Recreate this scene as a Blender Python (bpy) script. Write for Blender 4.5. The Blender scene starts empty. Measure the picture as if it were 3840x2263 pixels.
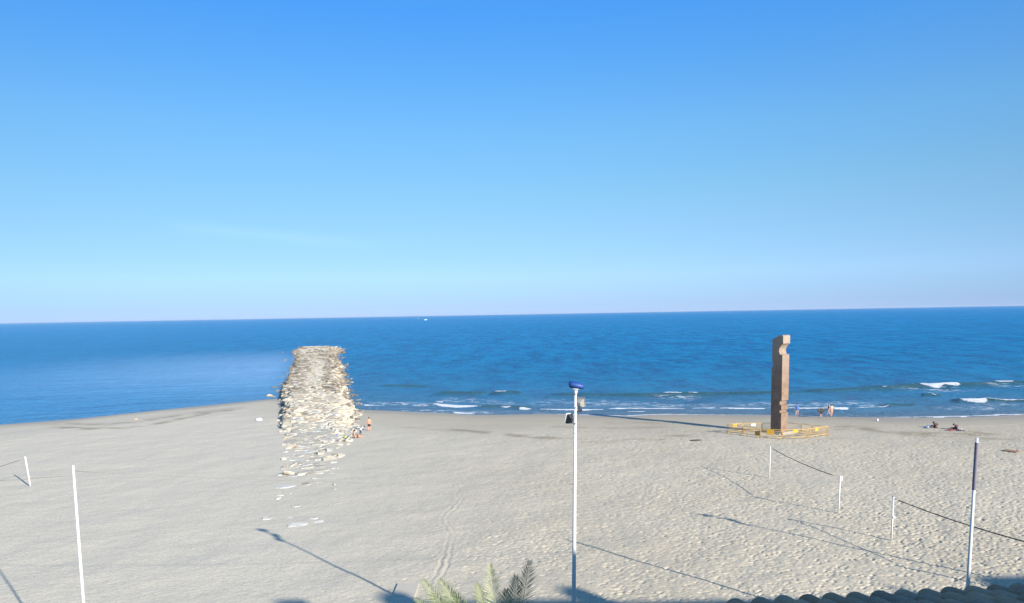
import bpy, bmesh, math, random
import numpy as np
from mathutils import Vector, Matrix, noise as mnoise
R_ = math.radians
random.seed(7); rng = np.random.default_rng(7)
S = bpy.context.scene
COL = S.collection

# ------------------------------------------------------------------ camera
FPX, CXP, SHIFT, CAMZ = 2745.0, 1920.0, 0.086, 14.0     # focal length in pixels of the 3840 px wide photograph
CYP = 1131.5 + SHIFT*3840
ROLL, PITCH = R_(-1.0), R_(5.89)
cam = bpy.data.objects.new('camera', bpy.data.cameras.new('camera')); COL.objects.link(cam)
cam.data.sensor_width = 36; cam.data.lens = 36*FPX/3840; cam.data.shift_y = SHIFT
cam.data.clip_start = 0.1; cam.data.clip_end = 120000
CROT = Matrix.Rotation(math.pi/2-PITCH, 3, 'X') @ Matrix.Rotation(ROLL, 3, 'Z')
cam.matrix_world = Matrix.Translation((0, 0, CAMZ)) @ CROT.to_4x4()
S.camera = cam

# ------------------------------------------------------------------ sun, sky, exposure
SUN_EL, SUN_AZ = R_(21.9), R_(-47.5)                     # azimuth: math angle of the direction towards the sun
TOSUN = Vector((math.cos(SUN_EL)*math.cos(SUN_AZ), math.cos(SUN_EL)*math.sin(SUN_AZ), math.sin(SUN_EL)))
sl = bpy.data.lights.new('sun', 'SUN'); sl.energy = 5.0; sl.angle = R_(0.55); sl.color = (1.0, 0.93, 0.82)
so = bpy.data.objects.new('sun', sl); COL.objects.link(so); so.rotation_euler = (-TOSUN).to_track_quat('-Z', 'Y').to_euler()
so.location = (30, -30, 40)
W_ = bpy.data.worlds.new('World'); S.world = W_; W_.use_nodes = True
wt = W_.node_tree; wn = wt.nodes; wl = wt.links; wn.clear()
SKY_STRETCH = 1.6
sky = wn.new('ShaderNodeTexSky'); sky.sky_type = 'NISHITA'; sky.sun_disc = False
sky.sun_elevation = SUN_EL; sky.sun_rotation = math.atan2(TOSUN.x, TOSUN.y)
sky.air_density = 1.0; sky.dust_density = 0.35; sky.ozone_density = 2.0; sky.altitude = 0
tc = wn.new('ShaderNodeTexCoord'); sx = wn.new('ShaderNodeSeparateXYZ'); cx = wn.new('ShaderNodeCombineXYZ')
mz = wn.new('ShaderNodeMath'); mz.operation = 'MULTIPLY_ADD'; mz.inputs[1].default_value = SKY_STRETCH; mz.inputs[2].default_value = 0.16
wl.new(tc.outputs['Generated'], sx.inputs[0]); wl.new(sx.outputs[2], mz.inputs[0])
mxx = wn.new('ShaderNodeMath'); mxx.operation = 'MULTIPLY'; mxx.inputs[1].default_value = 0.38; wl.new(sx.outputs[0], mxx.inputs[0]); wl.new(mxx.outputs[0], cx.inputs[0]); wl.new(sx.outputs[1], cx.inputs[1]); wl.new(mz.outputs[0], cx.inputs[2])
nv = wn.new('ShaderNodeVectorMath'); nv.operation = 'NORMALIZE'; wl.new(cx.outputs[0], nv.inputs[0]); wl.new(nv.outputs[0], sky.inputs[0])
tint = wn.new('ShaderNodeMix'); tint.data_type = 'RGBA'; tint.blend_type = 'MULTIPLY'; tint.inputs[0].default_value = 1
SKY_TINT = (1.45, 1.45, 1.45, 1)
tint.inputs[7].default_value = SKY_TINT
wl.new(sky.outputs[0], tint.inputs[6])
hz = wn.new('ShaderNodeValToRGB'); wl.new(sx.outputs[2], hz.inputs[0]); hz.color_ramp.interpolation = 'LINEAR'
SKY_BAND = [(0.0, (.385, .35, .395)), (0.012, (.405, .38, .40)), (0.05, (.515, .535, .52)), (0.15, (.505, .655, .61)), (0.232, (.45, .715, .755)), (0.366, (.26, .67, .97)), (0.6, (.40, .69, .86))]
while len(hz.color_ramp.elements) < len(SKY_BAND): hz.color_ramp.elements.new(0.5)
for i_, (p_, c_) in enumerate(SKY_BAND): hz.color_ramp.elements[i_].position = p_; hz.color_ramp.elements[i_].color = (*c_, 1)
band = wn.new('ShaderNodeMix'); band.data_type = 'RGBA'; band.blend_type = 'MULTIPLY'; band.inputs[0].default_value = 1
wl.new(tint.outputs[2], band.inputs[6]); wl.new(hz.outputs[0], band.inputs[7])
def wray(u, v): return (CROT @ Vector(((u-CXP)/FPX, -(v-CYP)/FPX, -1))).normalized()
ta, tb = wray(560, 840), wray(1440, 925); tn = ta.cross(tb).normalized(); tcn = ((ta+tb)/2).normalized(); ha = math.acos(ta.dot(tb))/2
def wm(op, a, b=0.0, clamp=False):
    n = wn.new('ShaderNodeMath'); n.operation = op; n.use_clamp = clamp
    for i, x in enumerate((a, b)):
        if isinstance(x, bpy.types.NodeSocket): wl.new(x, n.inputs[i])
        else: n.inputs[i].default_value = x
    return n.outputs[0]
def wdot(vec):
    n = wn.new('ShaderNodeVectorMath'); n.operation = 'DOT_PRODUCT'; wl.new(tc.outputs['Generated'], n.inputs[0]); n.inputs[1].default_value = vec; return n.outputs['Value']
wnz = wn.new('ShaderNodeTexNoise'); wnz.inputs['Scale'].default_value = 14; wnz.inputs['Detail'].default_value = 5; wl.new(tc.outputs['Generated'], wnz.inputs['Vector'])
across = wm('SUBTRACT', 1.0, wm('MULTIPLY', wm('ABSOLUTE', wdot(tn)), 90.0), True)
along = wm('MULTIPLY', wm('SUBTRACT', wdot(tcn), math.cos(ha)), 1/(1-math.cos(ha)), True)
trail = wm('MULTIPLY', wm('MULTIPLY', across, along), wm('MULTIPLY', wnz.outputs[0], 0.085), True)     # faint vapour trail
tmx = wn.new('ShaderNodeMix'); tmx.data_type = 'RGBA'; wl.new(trail, tmx.inputs[0]); wl.new(band.outputs[2], tmx.inputs[6]); tmx.inputs[7].default_value = (6.5, 7.0, 7.4, 1)
bg = wn.new('ShaderNodeBackground'); bg.inputs[1].default_value = 0.15; wl.new(tmx.outputs[2], bg.inputs[0])
wo = wn.new('ShaderNodeOutputWorld'); wl.new(bg.outputs[0], wo.inputs[0])
S.view_settings.view_transform = 'Standard'; S.view_settings.look = 'None'
S.view_settings.exposure = 0.9; S.view_settings.gamma = 1
S.render.engine = 'CYCLES'; S.cycles.max_bounces = 6; S.cycles.use_denoising = True

# ------------------------------------------------------------------ photograph pixel -> place in the world
def ray(u, v): return CROT @ Vector(((u-CXP)/FPX, -(v-CYP)/FPX, -1))
def at(u, v, z=0.0):
    d = ray(u, v); return Vector((0, 0, CAMZ)) + d*((z-CAMZ)/d.z)
def at_y(u, v, y):
    d = ray(u, v); return Vector((0, 0, CAMZ)) + d*(y/d.y)
WATER = -0.5
SHORE = [at(u, v, WATER) for u, v in [(-900,1662),(-400,1628),(0,1593),(150,1582),(300,1570),(655,1533),(1038,1495),(1200,1512),(1352,1537),(1525,1544),(1678,1551),(1760,1556),(1900,1556),(2050,1553),(2180,1557),(2350,1561),(2420,1557),(2500,1555),(2700,1557),(2900,1557),(3126,1564),(3400,1566),(3660,1562),(3840,1555),(4600,1552)]]
SHX = np.array([p.x for p in SHORE]); SHY = np.array([p.y for p in SHORE])
SHX = np.concatenate([[-4000], SHX, [4000]]); SHY = np.concatenate([[60], SHY, [95]])
def sstep(a, b, x):
    t = np.clip((x-a)/(b-a), 0, 1); return t*t*(3-2*t)
def shore_dist(x, y): return np.interp(x, SHX, SHY) - y
def base_z(x, y):
    d = shore_dist(x, y)
    up = -0.5 + 0.5*sstep(-6, 22, d)*1.0
    up = np.where(d < 8, -0.5 + d*0.022 + np.where(d > 0, d*d*0.0006, 0), 0)
    z8 = -0.5 + 8*0.022 + 64*0.0006
    up = np.where(d >= 8, z8 - z8*sstep(8, 26, d), up)
    return np.where(d < 0, np.maximum(-0.5 + d*0.05, -6.0), up)
def ground(u, v):
    z = 0.0
    for _ in range(6):
        p = at(u, v, z); z = float(base_z(np.array(p.x), np.array(p.y)))
    return Vector((p.x, p.y, z))
def height_at(b, v):
    lo, hi = 0, 40
    for _ in range(40):
        m = (lo+hi)/2; q = CROT.transposed() @ (Vector((b[0], b[1], b[2]+m)) - Vector((0, 0, CAMZ)))
        if CYP - FPX*q.y/-q.z > v: lo = m
        else: hi = m
    return lo

# ------------------------------------------------------------------ helpers: materials
def mat(name):
    m = bpy.data.materials.new(name); m.use_nodes = True
    nt = m.node_tree; b = nt.nodes['Principled BSDF']; return m, nt, b
def N(nt, t, **k):
    n = nt.nodes.new(t)
    for a, v in k.items(): setattr(n, a, v)
    return n
def mixc(nt, fac, a, b, mode='MIX'):
    n = N(nt, 'ShaderNodeMix', data_type='RGBA', blend_type=mode)
    for i, v in ((0, fac), (6, a), (7, b)):
        if hasattr(v, 'is_linked') or isinstance(v, bpy.types.NodeSocket): nt.links.new(v, n.inputs[i])
        elif i == 0: n.inputs[0].default_value = v
        else: n.inputs[i].default_value = (*v, 1) if len(v) == 3 else v
    return n.outputs[2]
def mth(nt, op, a, b=0.0, c=0.0, clamp=False):
    n = N(nt, 'ShaderNodeMath', operation=op, use_clamp=clamp)
    for i, v in enumerate((a, b, c)):
        if isinstance(v, bpy.types.NodeSocket): nt.links.new(v, n.inputs[i])
        else: n.inputs[i].default_value = v
    return n.outputs[0]
def noise(nt, vec, scale, detail=3, rough=0.55, dim='3D'):
    n = N(nt, 'ShaderNodeTexNoise'); n.inputs['Scale'].default_value = scale; n.inputs['Detail'].default_value = detail
    n.inputs['Roughness'].default_value = rough
    if vec is not None: nt.links.new(vec, n.inputs['Vector'])
    return n.outputs[0]
def mapping(nt, vec, scale=(1, 1, 1), rot=(0, 0, 0)):
    n = N(nt, 'ShaderNodeMapping'); n.inputs['Scale'].default_value = scale; n.inputs['Rotation'].default_value = rot
    nt.links.new(vec, n.inputs[0]); return n.outputs[0]
def geo_pos(nt): return N(nt, 'ShaderNodeNewGeometry').outputs['Position']
def ramp(nt, fac, stops):
    n = N(nt, 'ShaderNodeValToRGB'); nt.links.new(fac, n.inputs[0]); e = n.color_ramp.elements
    while len(e) < len(stops): e.new(0.5)
    for i, (p, c) in enumerate(stops):
        e[i].position = p; e[i].color = (*c, 1) if len(c) == 3 else c
    return n.outputs[0]
def attr(nt, name):
    n = N(nt, 'ShaderNodeAttribute'); n.attribute_name = name; return n.outputs['Fac']
def bump(nt, h, strength, dist, b, prev=None):
    n = N(nt, 'ShaderNodeBump'); n.inputs['Strength'].default_value = strength; n.inputs['Distance'].default_value = dist
    nt.links.new(h, n.inputs['Height'])
    if prev is not None: nt.links.new(prev, n.inputs['Normal'])
    if b is not None: nt.links.new(n.outputs[0], b.inputs['Normal'])
    return n.outputs[0]
MATS = {}
def plain(name, col, rough=0.6, var=0.12, scale=4.0, metal=0.0, spec=0.4, bmp=0.0):
    """painted / cloth / stone surface with mottled colour"""
    if name in MATS: return MATS[name]
    m, nt, b = mat(name); tcn = N(nt, 'ShaderNodeTexCoord').outputs['Object']
    f = noise(nt, tcn, scale, 4)
    lo = tuple(c*(1-var) for c in col); hi = tuple(min(1, c*(1+var)) for c in col)
    c = ramp(nt, f, [(0.3, lo), (0.7, hi)])
    nt.links.new(c, b.inputs['Base Color']); b.inputs['Roughness'].default_value = rough
    b.inputs['Metallic'].default_value = metal; b.inputs['Specular IOR Level'].default_value = spec
    if bmp: bump(nt, noise(nt, tcn, scale*3, 4), 0.6, bmp, b)
    MATS[name] = m; return m

# ------------------------------------------------------------------ helpers: objects
def finish(o, label=None, cat=None, group=None, kind=None, parent=None):
    if label: o['label'] = label
    if cat: o['category'] = cat
    if group: o['group'] = group
    if kind: o['kind'] = kind
    if parent is not None: o.parent = parent
    return o
def root(name, loc, label, cat, group=None, rz=0.0, tilt=(0, 0)):
    o = bpy.data.objects.new(name, None); COL.objects.link(o); o.location = loc; o.rotation_euler = (tilt[0], tilt[1], rz)
    o.empty_display_size = 0.3
    return finish(o, label, cat, group)
def mesh_obj(name, verts, faces, m, parent=None, smooth=False, loc=(0, 0, 0)):
    me = bpy.data.meshes.new(name); me.from_pydata([tuple(v) for v in verts], [], faces); me.update()
    if smooth: me.polygons.foreach_set('use_smooth', [True]*len(me.polygons))
    for mm in (m if isinstance(m, (list, tuple)) else [m]): me.materials.append(mm)
    o = bpy.data.objects.new(name, me); COL.objects.link(o); o.location = loc
    if parent is not None: o.parent = parent
    return o
class MB:
    def __init__(s): s.v = []; s.f = []
    def box(s, c, d, M=None):
        i = len(s.v); hx, hy, hz = d[0]/2, d[1]/2, d[2]/2
        for x in (-hx, hx):
            for y in (-hy, hy):
                for z in (-hz, hz):
                    p = Vector((x, y, z))
                    if M is not None: p = M @ p
                    s.v.append(p+Vector(c))
        for q in ((0,1,3,2),(4,6,7,5),(0,4,5,1),(2,3,7,6),(0,2,6,4),(1,5,7,3)): s.f.append([i+k for k in q])
        return s
    def tube(s, pts, r, seg=12, caps=True):
        pts = [Vector(p) for p in pts]; rr = r if isinstance(r, (list, tuple)) else [r]*len(pts)
        i0 = len(s.v); n = len(pts); ref = None
        for k, p in enumerate(pts):
            t = (pts[min(k+1, n-1)]-pts[max(k-1, 0)]).normalized()
            if ref is None: ref = t.orthogonal().normalized()
            ref = (ref - t*ref.dot(t)).normalized(); bi = t.cross(ref)
            for j in range(seg):
                a = 2*math.pi*j/seg; s.v.append(p + (ref*math.cos(a)+bi*math.sin(a))*rr[k])
        for k in range(n-1):
            for j in range(seg):
                a = i0+k*seg+j; b = i0+k*seg+(j+1) % seg
                s.f.append([a, b, b+seg, a+seg])
        if caps:
            s.f.append([i0+j for j in range(seg)][::-1]); s.f.append([i0+(n-1)*seg+j for j in range(seg)])
        return s
    def ell(s, c, d, seg=16, rings=10, M=None, zmin=-1.0):
        i0 = len(s.v); c = Vector(c)
        for k in range(rings+1):
            ph = -math.pi/2 + math.pi*k/rings; zz = max(math.sin(ph), zmin)
            for j in range(seg):
                a = 2*math.pi*j/seg; p = Vector((math.cos(ph)*math.cos(a)*d[0], math.cos(ph)*math.sin(a)*d[1], zz*d[2]))
                if M is not None: p = M @ p
                s.v.append(c+p)
        for k in range(rings):
            for j in range(seg):
                a = i0+k*seg+j; b = i0+k*seg+(j+1) % seg; s.f.append([a, b, b+seg, a+seg])
        s.f.append([i0+j for j in range(seg)][::-1]); s.f.append([i0+rings*seg+j for j in range(seg)])
        return s
    def prism(s, poly, h, M=None, z0=0.0):
        i = len(s.v); n = len(poly)
        for z in (z0, z0+h):
            for x, y in poly:
                p = Vector((x, y, z)); s.v.append(M @ p if M is not None else p)
        s.f.append([i+k for k in range(n)][::-1]); s.f.append([i+n+k for k in range(n)])
        for k in range(n): s.f.append([i+k, i+(k+1) % n, i+n+(k+1) % n, i+n+k])
        return s
    def build(s, name, m, parent=None, smooth=False, bevel=0.0, loc=(0, 0, 0)):
        o = mesh_obj(name, s.v, s.f, m, parent, smooth, loc)
        bm = bmesh.new(); bm.from_mesh(o.data); bmesh.ops.recalc_face_normals(bm, faces=bm.faces)
        if bevel > 0:
            ed = [e for e in bm.edges if len(e.link_faces) == 2 and e.calc_face_angle(0) > 0.7]
            bmesh.ops.bevel(bm, geom=ed, offset=bevel, segments=2, affect='EDGES', profile=0.5)
        bm.to_mesh(o.data); bm.free()
        if smooth: o.data.polygons.foreach_set('use_smooth', [True]*len(o.data.polygons))
        return o
def grid_obj(name, X, Y, Z, m, attrs=None):
    nr, nc = X.shape; co = np.stack([X, Y, Z], -1).reshape(-1, 3).astype(np.float32)
    me = bpy.data.meshes.new(name); me.vertices.add(nr*nc); me.vertices.foreach_set('co', co.ravel())
    r, c = np.meshgrid(np.arange(nr-1), np.arange(nc-1), indexing='ij'); a = (r*nc+c).ravel()
    q = np.stack([a, a+1, a+nc+1, a+nc], -1).astype(np.int32); nf = len(q)
    me.loops.add(nf*4); me.loops.foreach_set('vertex_index', q.ravel())
    me.polygons.add(nf); me.polygons.foreach_set('loop_start', np.arange(nf, dtype=np.int32)*4)
    me.update(calc_edges=True); me.polygons.foreach_set('use_smooth', np.ones(nf, dtype=bool))
    for k, v in (attrs or {}).items():
        at_ = me.attributes.new(k, 'FLOAT', 'POINT'); at_.data.foreach_set('value', v.ravel().astype(np.float32))
    me.materials.append(m); o = bpy.data.objects.new(name, me); COL.objects.link(o); return o

# value noise for the height fields
_perm = rng.random((256, 256))
def vnoise(x, y):
    xi = np.floor(x).astype(int); yi = np.floor(y).astype(int); fx = x-xi; fy = y-yi
    fx = fx*fx*(3-2*fx); fy = fy*fy*(3-2*fy); g = lambda i, j: _perm[i & 255, j & 255]
    return (g(xi, yi)*(1-fx)*(1-fy)+g(xi+1, yi)*fx*(1-fy)+g(xi, yi+1)*(1-fx)*fy+g(xi+1, yi+1)*fx*fy)*2-1
def fbm(x, y, o=4):
    s = 0; a = 1.0
    for k in range(o): s = s + a*vnoise(x+17.3*k, y-9.1*k); x = x*2.03; y = y*2.03; a *= 0.5
    return s
def poly_dist(X, Y, pts, ysc=1.0):
    """distance of grid points to a polyline (y scaled), and the arc parameter 0..1 along it"""
    best = np.full(X.shape, 1e9); par = np.zeros(X.shape); n = len(pts)-1
    for i in range(n):
        ax, ay = pts[i][0], pts[i][1]*ysc; bx, by = pts[i+1][0], pts[i+1][1]*ysc
        dx, dy = bx-ax, by-ay; L = dx*dx+dy*dy+1e-9
        t = np.clip(((X-ax)*dx+(Y*ysc-ay)*dy)/L, 0, 1); d = np.hypot(X-ax-t*dx, Y*ysc-ay-t*dy)
        m = d < best; best = np.where(m, d, best); par = np.where(m, (i+t)/n, par)
    return best, par

# ------------------------------------------------------------------ the beach
def build_sand():
    rows = [-60, -40, -20, 0, 10, 18, 24, 28, 31]
    y = 31.0
    while y < 96: y *= 1.0019; rows.append(y)
    while y < 150: y += 0.45; rows.append(y)
    rows += [155, 165, 180, 220, 300, 420]
    cols = list(np.arange(-0.80, 0.8001, 0.0019))
    cols = [-60, -20, -8, -4, -2.4, -1.6, -1.2, -1.0, -0.9] + cols + [0.9, 1.0, 1.2, 1.6, 2.4, 4, 8, 20, 60]
    rows = np.array(rows); cols = np.array(cols)
    Yg, U = np.meshgrid(rows, cols, indexing='ij'); X = U*np.maximum(Yg, 31.0); Y = Yg.copy()
    Z = base_z(X, Y)
    d = shore_dist(X, Y)
    dry = sstep(4, 24, d)
    rough = sstep(-0.42, 0.12, X/np.maximum(Y, 31))                      # trampled towards the right
    Z += dry*(0.035*fbm(X*0.35, Y*0.35, 3) + 0.012*fbm(X*1.1+5, Y*1.1, 2)*(0.25+0.75*rough))
    Z += dry*0.009*vnoise(X*3.1, Y*3.1)*(0.5+0.5*rough)+dry*0.006*vnoise(X*2.2+Y*1.2, (Y*2.2-X)*3)*(1-rough)
    Z += (1-dry)*sstep(0, 3, d)*0.015*fbm(X*0.25, Y*0.9, 3)
    Z += 0.04*np.exp(-((d-9)/1.6)**2)*(0.6+0.4*vnoise(X*0.08, Y*0.0))    # berm left by the last high water
    # footprints
    D = np.zeros_like(Z)
    npr = 260000
    fy = np.sqrt(rng.uniform(31**2, 97**2, npr)); fu = rng.uniform(-0.8, 0.8, npr); fx = fu*fy
    ku = 1.0*sstep(-0.30, 0.20, fu + 0.10*vnoise(fx*0.12, fy*0.12))
    kd = sstep(5, 20, shore_dist(fx, fy))*0.75+0.10
    clump = np.clip(0.72 + 0.45*fbm(fx*0.16, fy*0.16, 3), 0.15, 1)
    keep = rng.random(npr) < ku*kd*clump
    fx, fy = fx[keep], fy[keep]; fu_ = fx/fy
    r0 = 9; lr = np.log(rows[8:]) if True else None
    for i in range(len(fx)):
        px, py = fx[i], fy[i]; wy = 0.32
        ra = np.searchsorted(rows, py-wy); rb = np.searchsorted(rows, py+wy)
        ca = np.searchsorted(cols, (px-0.34)/py); cb = np.searchsorted(cols, (px+0.34)/py)
        sl_ = (slice(ra, rb), slice(ca, cb)); lx = X[sl_]-px; ly = Y[sl_]-py
        if lx.size == 0: continue
        a = rng.normal(0.55, 0.55); ca_, sa = math.cos(a), math.sin(a)
        p = lx*ca_+ly*sa; q = -lx*sa+ly*ca_; sc = rng.uniform(0.65, 1.15)
        L = 0.10*sc*rng.uniform(0.9, 1.5); Wd = 0.055*sc
        e = (p/L)**2*0.9+(q/Wd)**2*0.9; dep = rng.uniform(0.008, 0.038)*sc*(0.35+0.65*min(1, max(0, (fu_[i]+0.22)/0.35)))
        D[sl_] += -dep/(1+(e*0.75)**2.5) + dep*0.16*np.exp(-((np.sqrt(e)-1.9)**2)*2.2)
    Z += np.clip(D, -0.14, 0.08)
    # hand-cart tracks: two wheel ruts with raised lips
    def zz(L): return [at(1500+a/3.71, 1780+b/3.71) for a, b in L]
    for L in ([(700,130),(720,150),(745,230),(800,340),(775,390),(700,470),(600,555),(565,610),(572,690),(640,760),(680,820),(660,900),(635,980),(618,1060),(600,1140),(565,1230),(535,1330),(440,1470),(420,1600),(425,1700)],
              [(770,120),(785,150),(815,230),(870,330),(845,390),(760,490),(680,550),(645,610),(665,690),(730,760),(768,830),(750,900),(720,980),(708,1060),(700,1130),(665,1230),(655,1320),(530,1480),(430,1590),(425,1700)]):
        P_ = zz(L); ra = np.searchsorted(rows, min(p.y for p in P_)-1); rb = np.searchsorted(rows, max(p.y for p in P_)+1)
        um = [p.x/p.y for p in P_]; ca = np.searchsorted(cols, min(um)-0.03); cb = np.searchsorted(cols, max(um)+0.03)
        sl_ = (slice(ra, rb), slice(ca, cb)); dd, _ = poly_dist(X[sl_]+0.04*np.sin(Y[sl_]*4.2), Y[sl_], [(p.x, p.y) for p in P_])
        core = np.exp(-(dd/0.13)**4)*0.5; Z[sl_] = Z[sl_]*(1-core) + core*0.0
        Z[sl_] += -0.015*np.exp(-(dd/0.06)**2) + 0.008*np.exp(-((dd-0.15)/0.05)**2)
    # colour masks for the ground
    wet = 1-sstep(0.5, 7.5, d+1.2*fbm(X*0.12, Y*0.05, 3))
    weed = np.zeros_like(Z); damp = (1-sstep(2, 30, d+5*fbm(X*0.05, Y*0.06, 3)))*(0.45+0.55*rough)
    def band(pts, w, k=1.0):
        nonlocal weed
        P_ = [ground(u, v) for u, v in pts]; lo = min(p.y for p in P_)-8; hi = max(p.y for p in P_)+8
        ra, rb = np.searchsorted(rows, lo), np.searchsorted(rows, hi)
        dd, t = poly_dist(X[ra:rb], Y[ra:rb], [(p.x, p.y) for p in P_])
        f = np.exp(-(dd/w)**2)*k*np.clip(0.55+0.9*fbm(X[ra:rb]*0.5, Y[ra:rb]*0.9, 3), 0, 1)
        f *= sstep(0, 0.08, t)*(1-sstep(0.92, 1, t))
        weed[ra:rb] = np.maximum(weed[ra:rb], f)
    band([(150,1600),(350,1609),(460,1606),(570,1594),(655,1577),(790,1548),(920,1531)], 0.9, 0.8)
    band([(140,1590),(420,1592),(560,1575),(760,1546),(930,1528)], 1.6, 0.55)
    band([(2050,1600),(2150,1604),(2300,1606),(2450,1604),(2560,1600)], 0.7, 0.5)
    band([(1440,1600),(1700,1612),(2000,1640),(2250,1655),(2400,1652),(2493,1650),(2548,1635),(2604,1622),(2660,1618),(2740,1616)], 1.0, 0.75)
    band([(3100,1600),(3240,1608),(3400,1626),(3490,1628),(3600,1629),(3700,1640),(3840,1650)], 2.0, 0.7)
    band([(3560,1612),(3650,1620),(3760,1635),(3900,1648)], 0.6, 0.7)
    band([(2250,1585),(2600,1590),(2680,1596)], 1.4, 0.4)
    m, nt, b = mat('beach sand')
    pos = geo_pos(nt); n1 = noise(nt, pos, 0.09, 4); n2 = noise(nt, pos, 1.3, 5, 0.7); n3 = noise(nt, pos, 5.5, 6, 0.8)
    c = ramp(nt, n1, [(0.3, (0.455, 0.398, 0.297)), (0.7, (0.51, 0.450, 0.342))])
    c = mixc(nt, attr(nt, 'smooth_sand'), c, (0.555, 0.505, 0.405))  # smooth sand made paler, painting in the left side's brighter exposure
    c = mixc(nt, mth(nt, 'MULTIPLY', n2, 0.35), c, (0.45, 0.385, 0.285))
    sp = ramp(nt, n3, [(0.34, (0.74, 0.72, 0.68)), (0.50, (1, 1, 1)), (0.68, (1.10, 1.10, 1.10))])
    c = mixc(nt, 1.0, c, sp, 'MULTIPLY')
    c = mixc(nt, mth(nt, 'MULTIPLY', attr(nt, 'damp'), 0.85), c, (0.385, 0.33, 0.24))
    c = mixc(nt, attr(nt, 'weed'), c, (0.235, 0.185, 0.115))
    c = mixc(nt, mth(nt, 'MULTIPLY', attr(nt, 'wet'), 0.75), c, (0.31, 0.255, 0.19))
    nt.links.new(c, b.inputs['Base Color'])
    rr = N(nt, 'ShaderNodeMapRange'); rr.inputs['To Min'].default_value = 0.95; rr.inputs['To Max'].default_value = 0.5
    nt.links.new(attr(nt, 'wet'), rr.inputs[0]); nt.links.new(rr.outputs[0], b.inputs['Roughness'])
    b.inputs['Specular IOR Level'].default_value = 0.25
    nb = noise(nt, pos, 5.0, 6, 0.65); bump(nt, nb, 0.55, 0.05, b)
    o = grid_obj('sand_beach', X, Y, Z, m, {'wet': wet, 'weed': weed, 'damp': damp, 'smooth_sand': (1-rough)*0.9})
    finish(o, 'pale grey trampled sand beach', None, None, 'structure'); del o['label']
    return o
build_sand()

# ------------------------------------------------------------------ the sea
FOAM = [  # polyline in photograph pixels, thickness px, strength
 ([(1364,1520),(1404,1521.5),(1443,1520)],4,1),([(1480,1511),(1522,1513)],3,.8),([(1511,1518),(1532,1518)],4,.9),([(1547,1520),(1602,1521)],3.4,.9),
 ([(1632,1507),(1666,1508)],4,.9),([(1629,1516),(1675,1523),(1729,1523),(1804,1526)],8,1.1),([(1881,1528),(1913,1529)],5,1),([(1947,1533),(1995,1534)],7,1.1),
 ([(2009,1535),(2100,1537),(2200,1538),(2265,1537)],6,1),([(2272,1534),(2400,1533),(2571,1534)],5,1),([(2591,1532),(2887,1533)],4,1),
 ([(2949,1532),(3060,1533),(3125,1534)],5,1),([(3110,1534),(3174,1533)],11,1.2),([(3200,1530),(3333,1522)],4,.95),
 ([(1697,1546),(1747,1552),(1779,1553)],3.5,.8),([(1380,1532),(1420,1533)],3,.6),([(2350,1545),(2421,1545)],3,.7),([(1698,1474),(1723,1474)],3,.9),
 ([(1859,1476),(1870,1478),(1897,1475.5)],8,1.2),([(2490,1480),(2530,1482),(2562,1483)],9,1.2),([(2578,1480),(2620,1481)],4,1),
 ([(3405,1449),(3454,1449)],3,1),([(3451,1451),(3500,1453),(3542,1453),(3578,1447)],12,1.25),([(3689,1438),(3728,1438)],4,1),([(3724,1440),(3796,1441)],12,1.25),
 ([(3607,1507),(3650,1506),(3698,1503)],12,1.2),([(3698,1503),(3840,1504),(4000,1506)],6,1.1),([(3464,1564),(3555,1565),(3643,1563)],4.5,1),([(3656,1561),(3767,1555)],4.5,1),
 ([(3494,1485),(3504,1485)],5,.9),([(3310,1458),(3326,1458)],2.5,.8),([(3340,1455),(3356,1455)],2.5,.7),([(3470,1471),(3520,1472)],2,.6),([(3580,1478),(3600,1480)],2,.5),
 ([(4000,1440),(4150,1444)],10,1.2),([(2180,1542),(2210,1543)],3,.6),([(1565,1190),(1570,1190)],.5,0)]
SWELL = [ # green wave faces: polyline, thickness px, height m
 ([(1643,1477),(1740,1480),(1829,1481)],12,.42),([(1840,1479),(1960,1478)],9,.35),([(2040,1479),(2200,1484),(2480,1487),(2617,1482),(2890,1479),(3014,1473)],13,.45),
 ([(2960,1474),(3100,1470),(3242,1463),(3405,1455),(3600,1450),(3796,1444),(4100,1446)],13,.5),([(1806,1522),(1850,1526),(1900,1524),(1990,1531)],9,.25),
 ([(3300,1520),(3370,1518),(3440,1520)],9,.22),([(3450,1484),(3530,1487)],9,.22),([(3570,1504),(3640,1505),(3900,1506)],10,.3),([(1420,1448),(1620,1452)],6,.12)]
LACE = [([(1420,1512),(1560,1516),(1640,1520)],10),([(2080,1508),(2300,1517),(2500,1522),(2640,1526)],22),([(2830,1519),(2960,1516),(3100,1520),(3230,1516)],22),([(1700,1500),(1900,1512)],12),
        ([(3450,1462),(3580,1462)],12),([(3640,1516),(3800,1518)],12),([(3560,1532),(3720,1530)],10),([(1500,1538),(1800,1548),(2000,1548)],9),([(3720,1450),(3800,1452)],9),([(2480,1492),(2580,1494)],10)]
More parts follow.
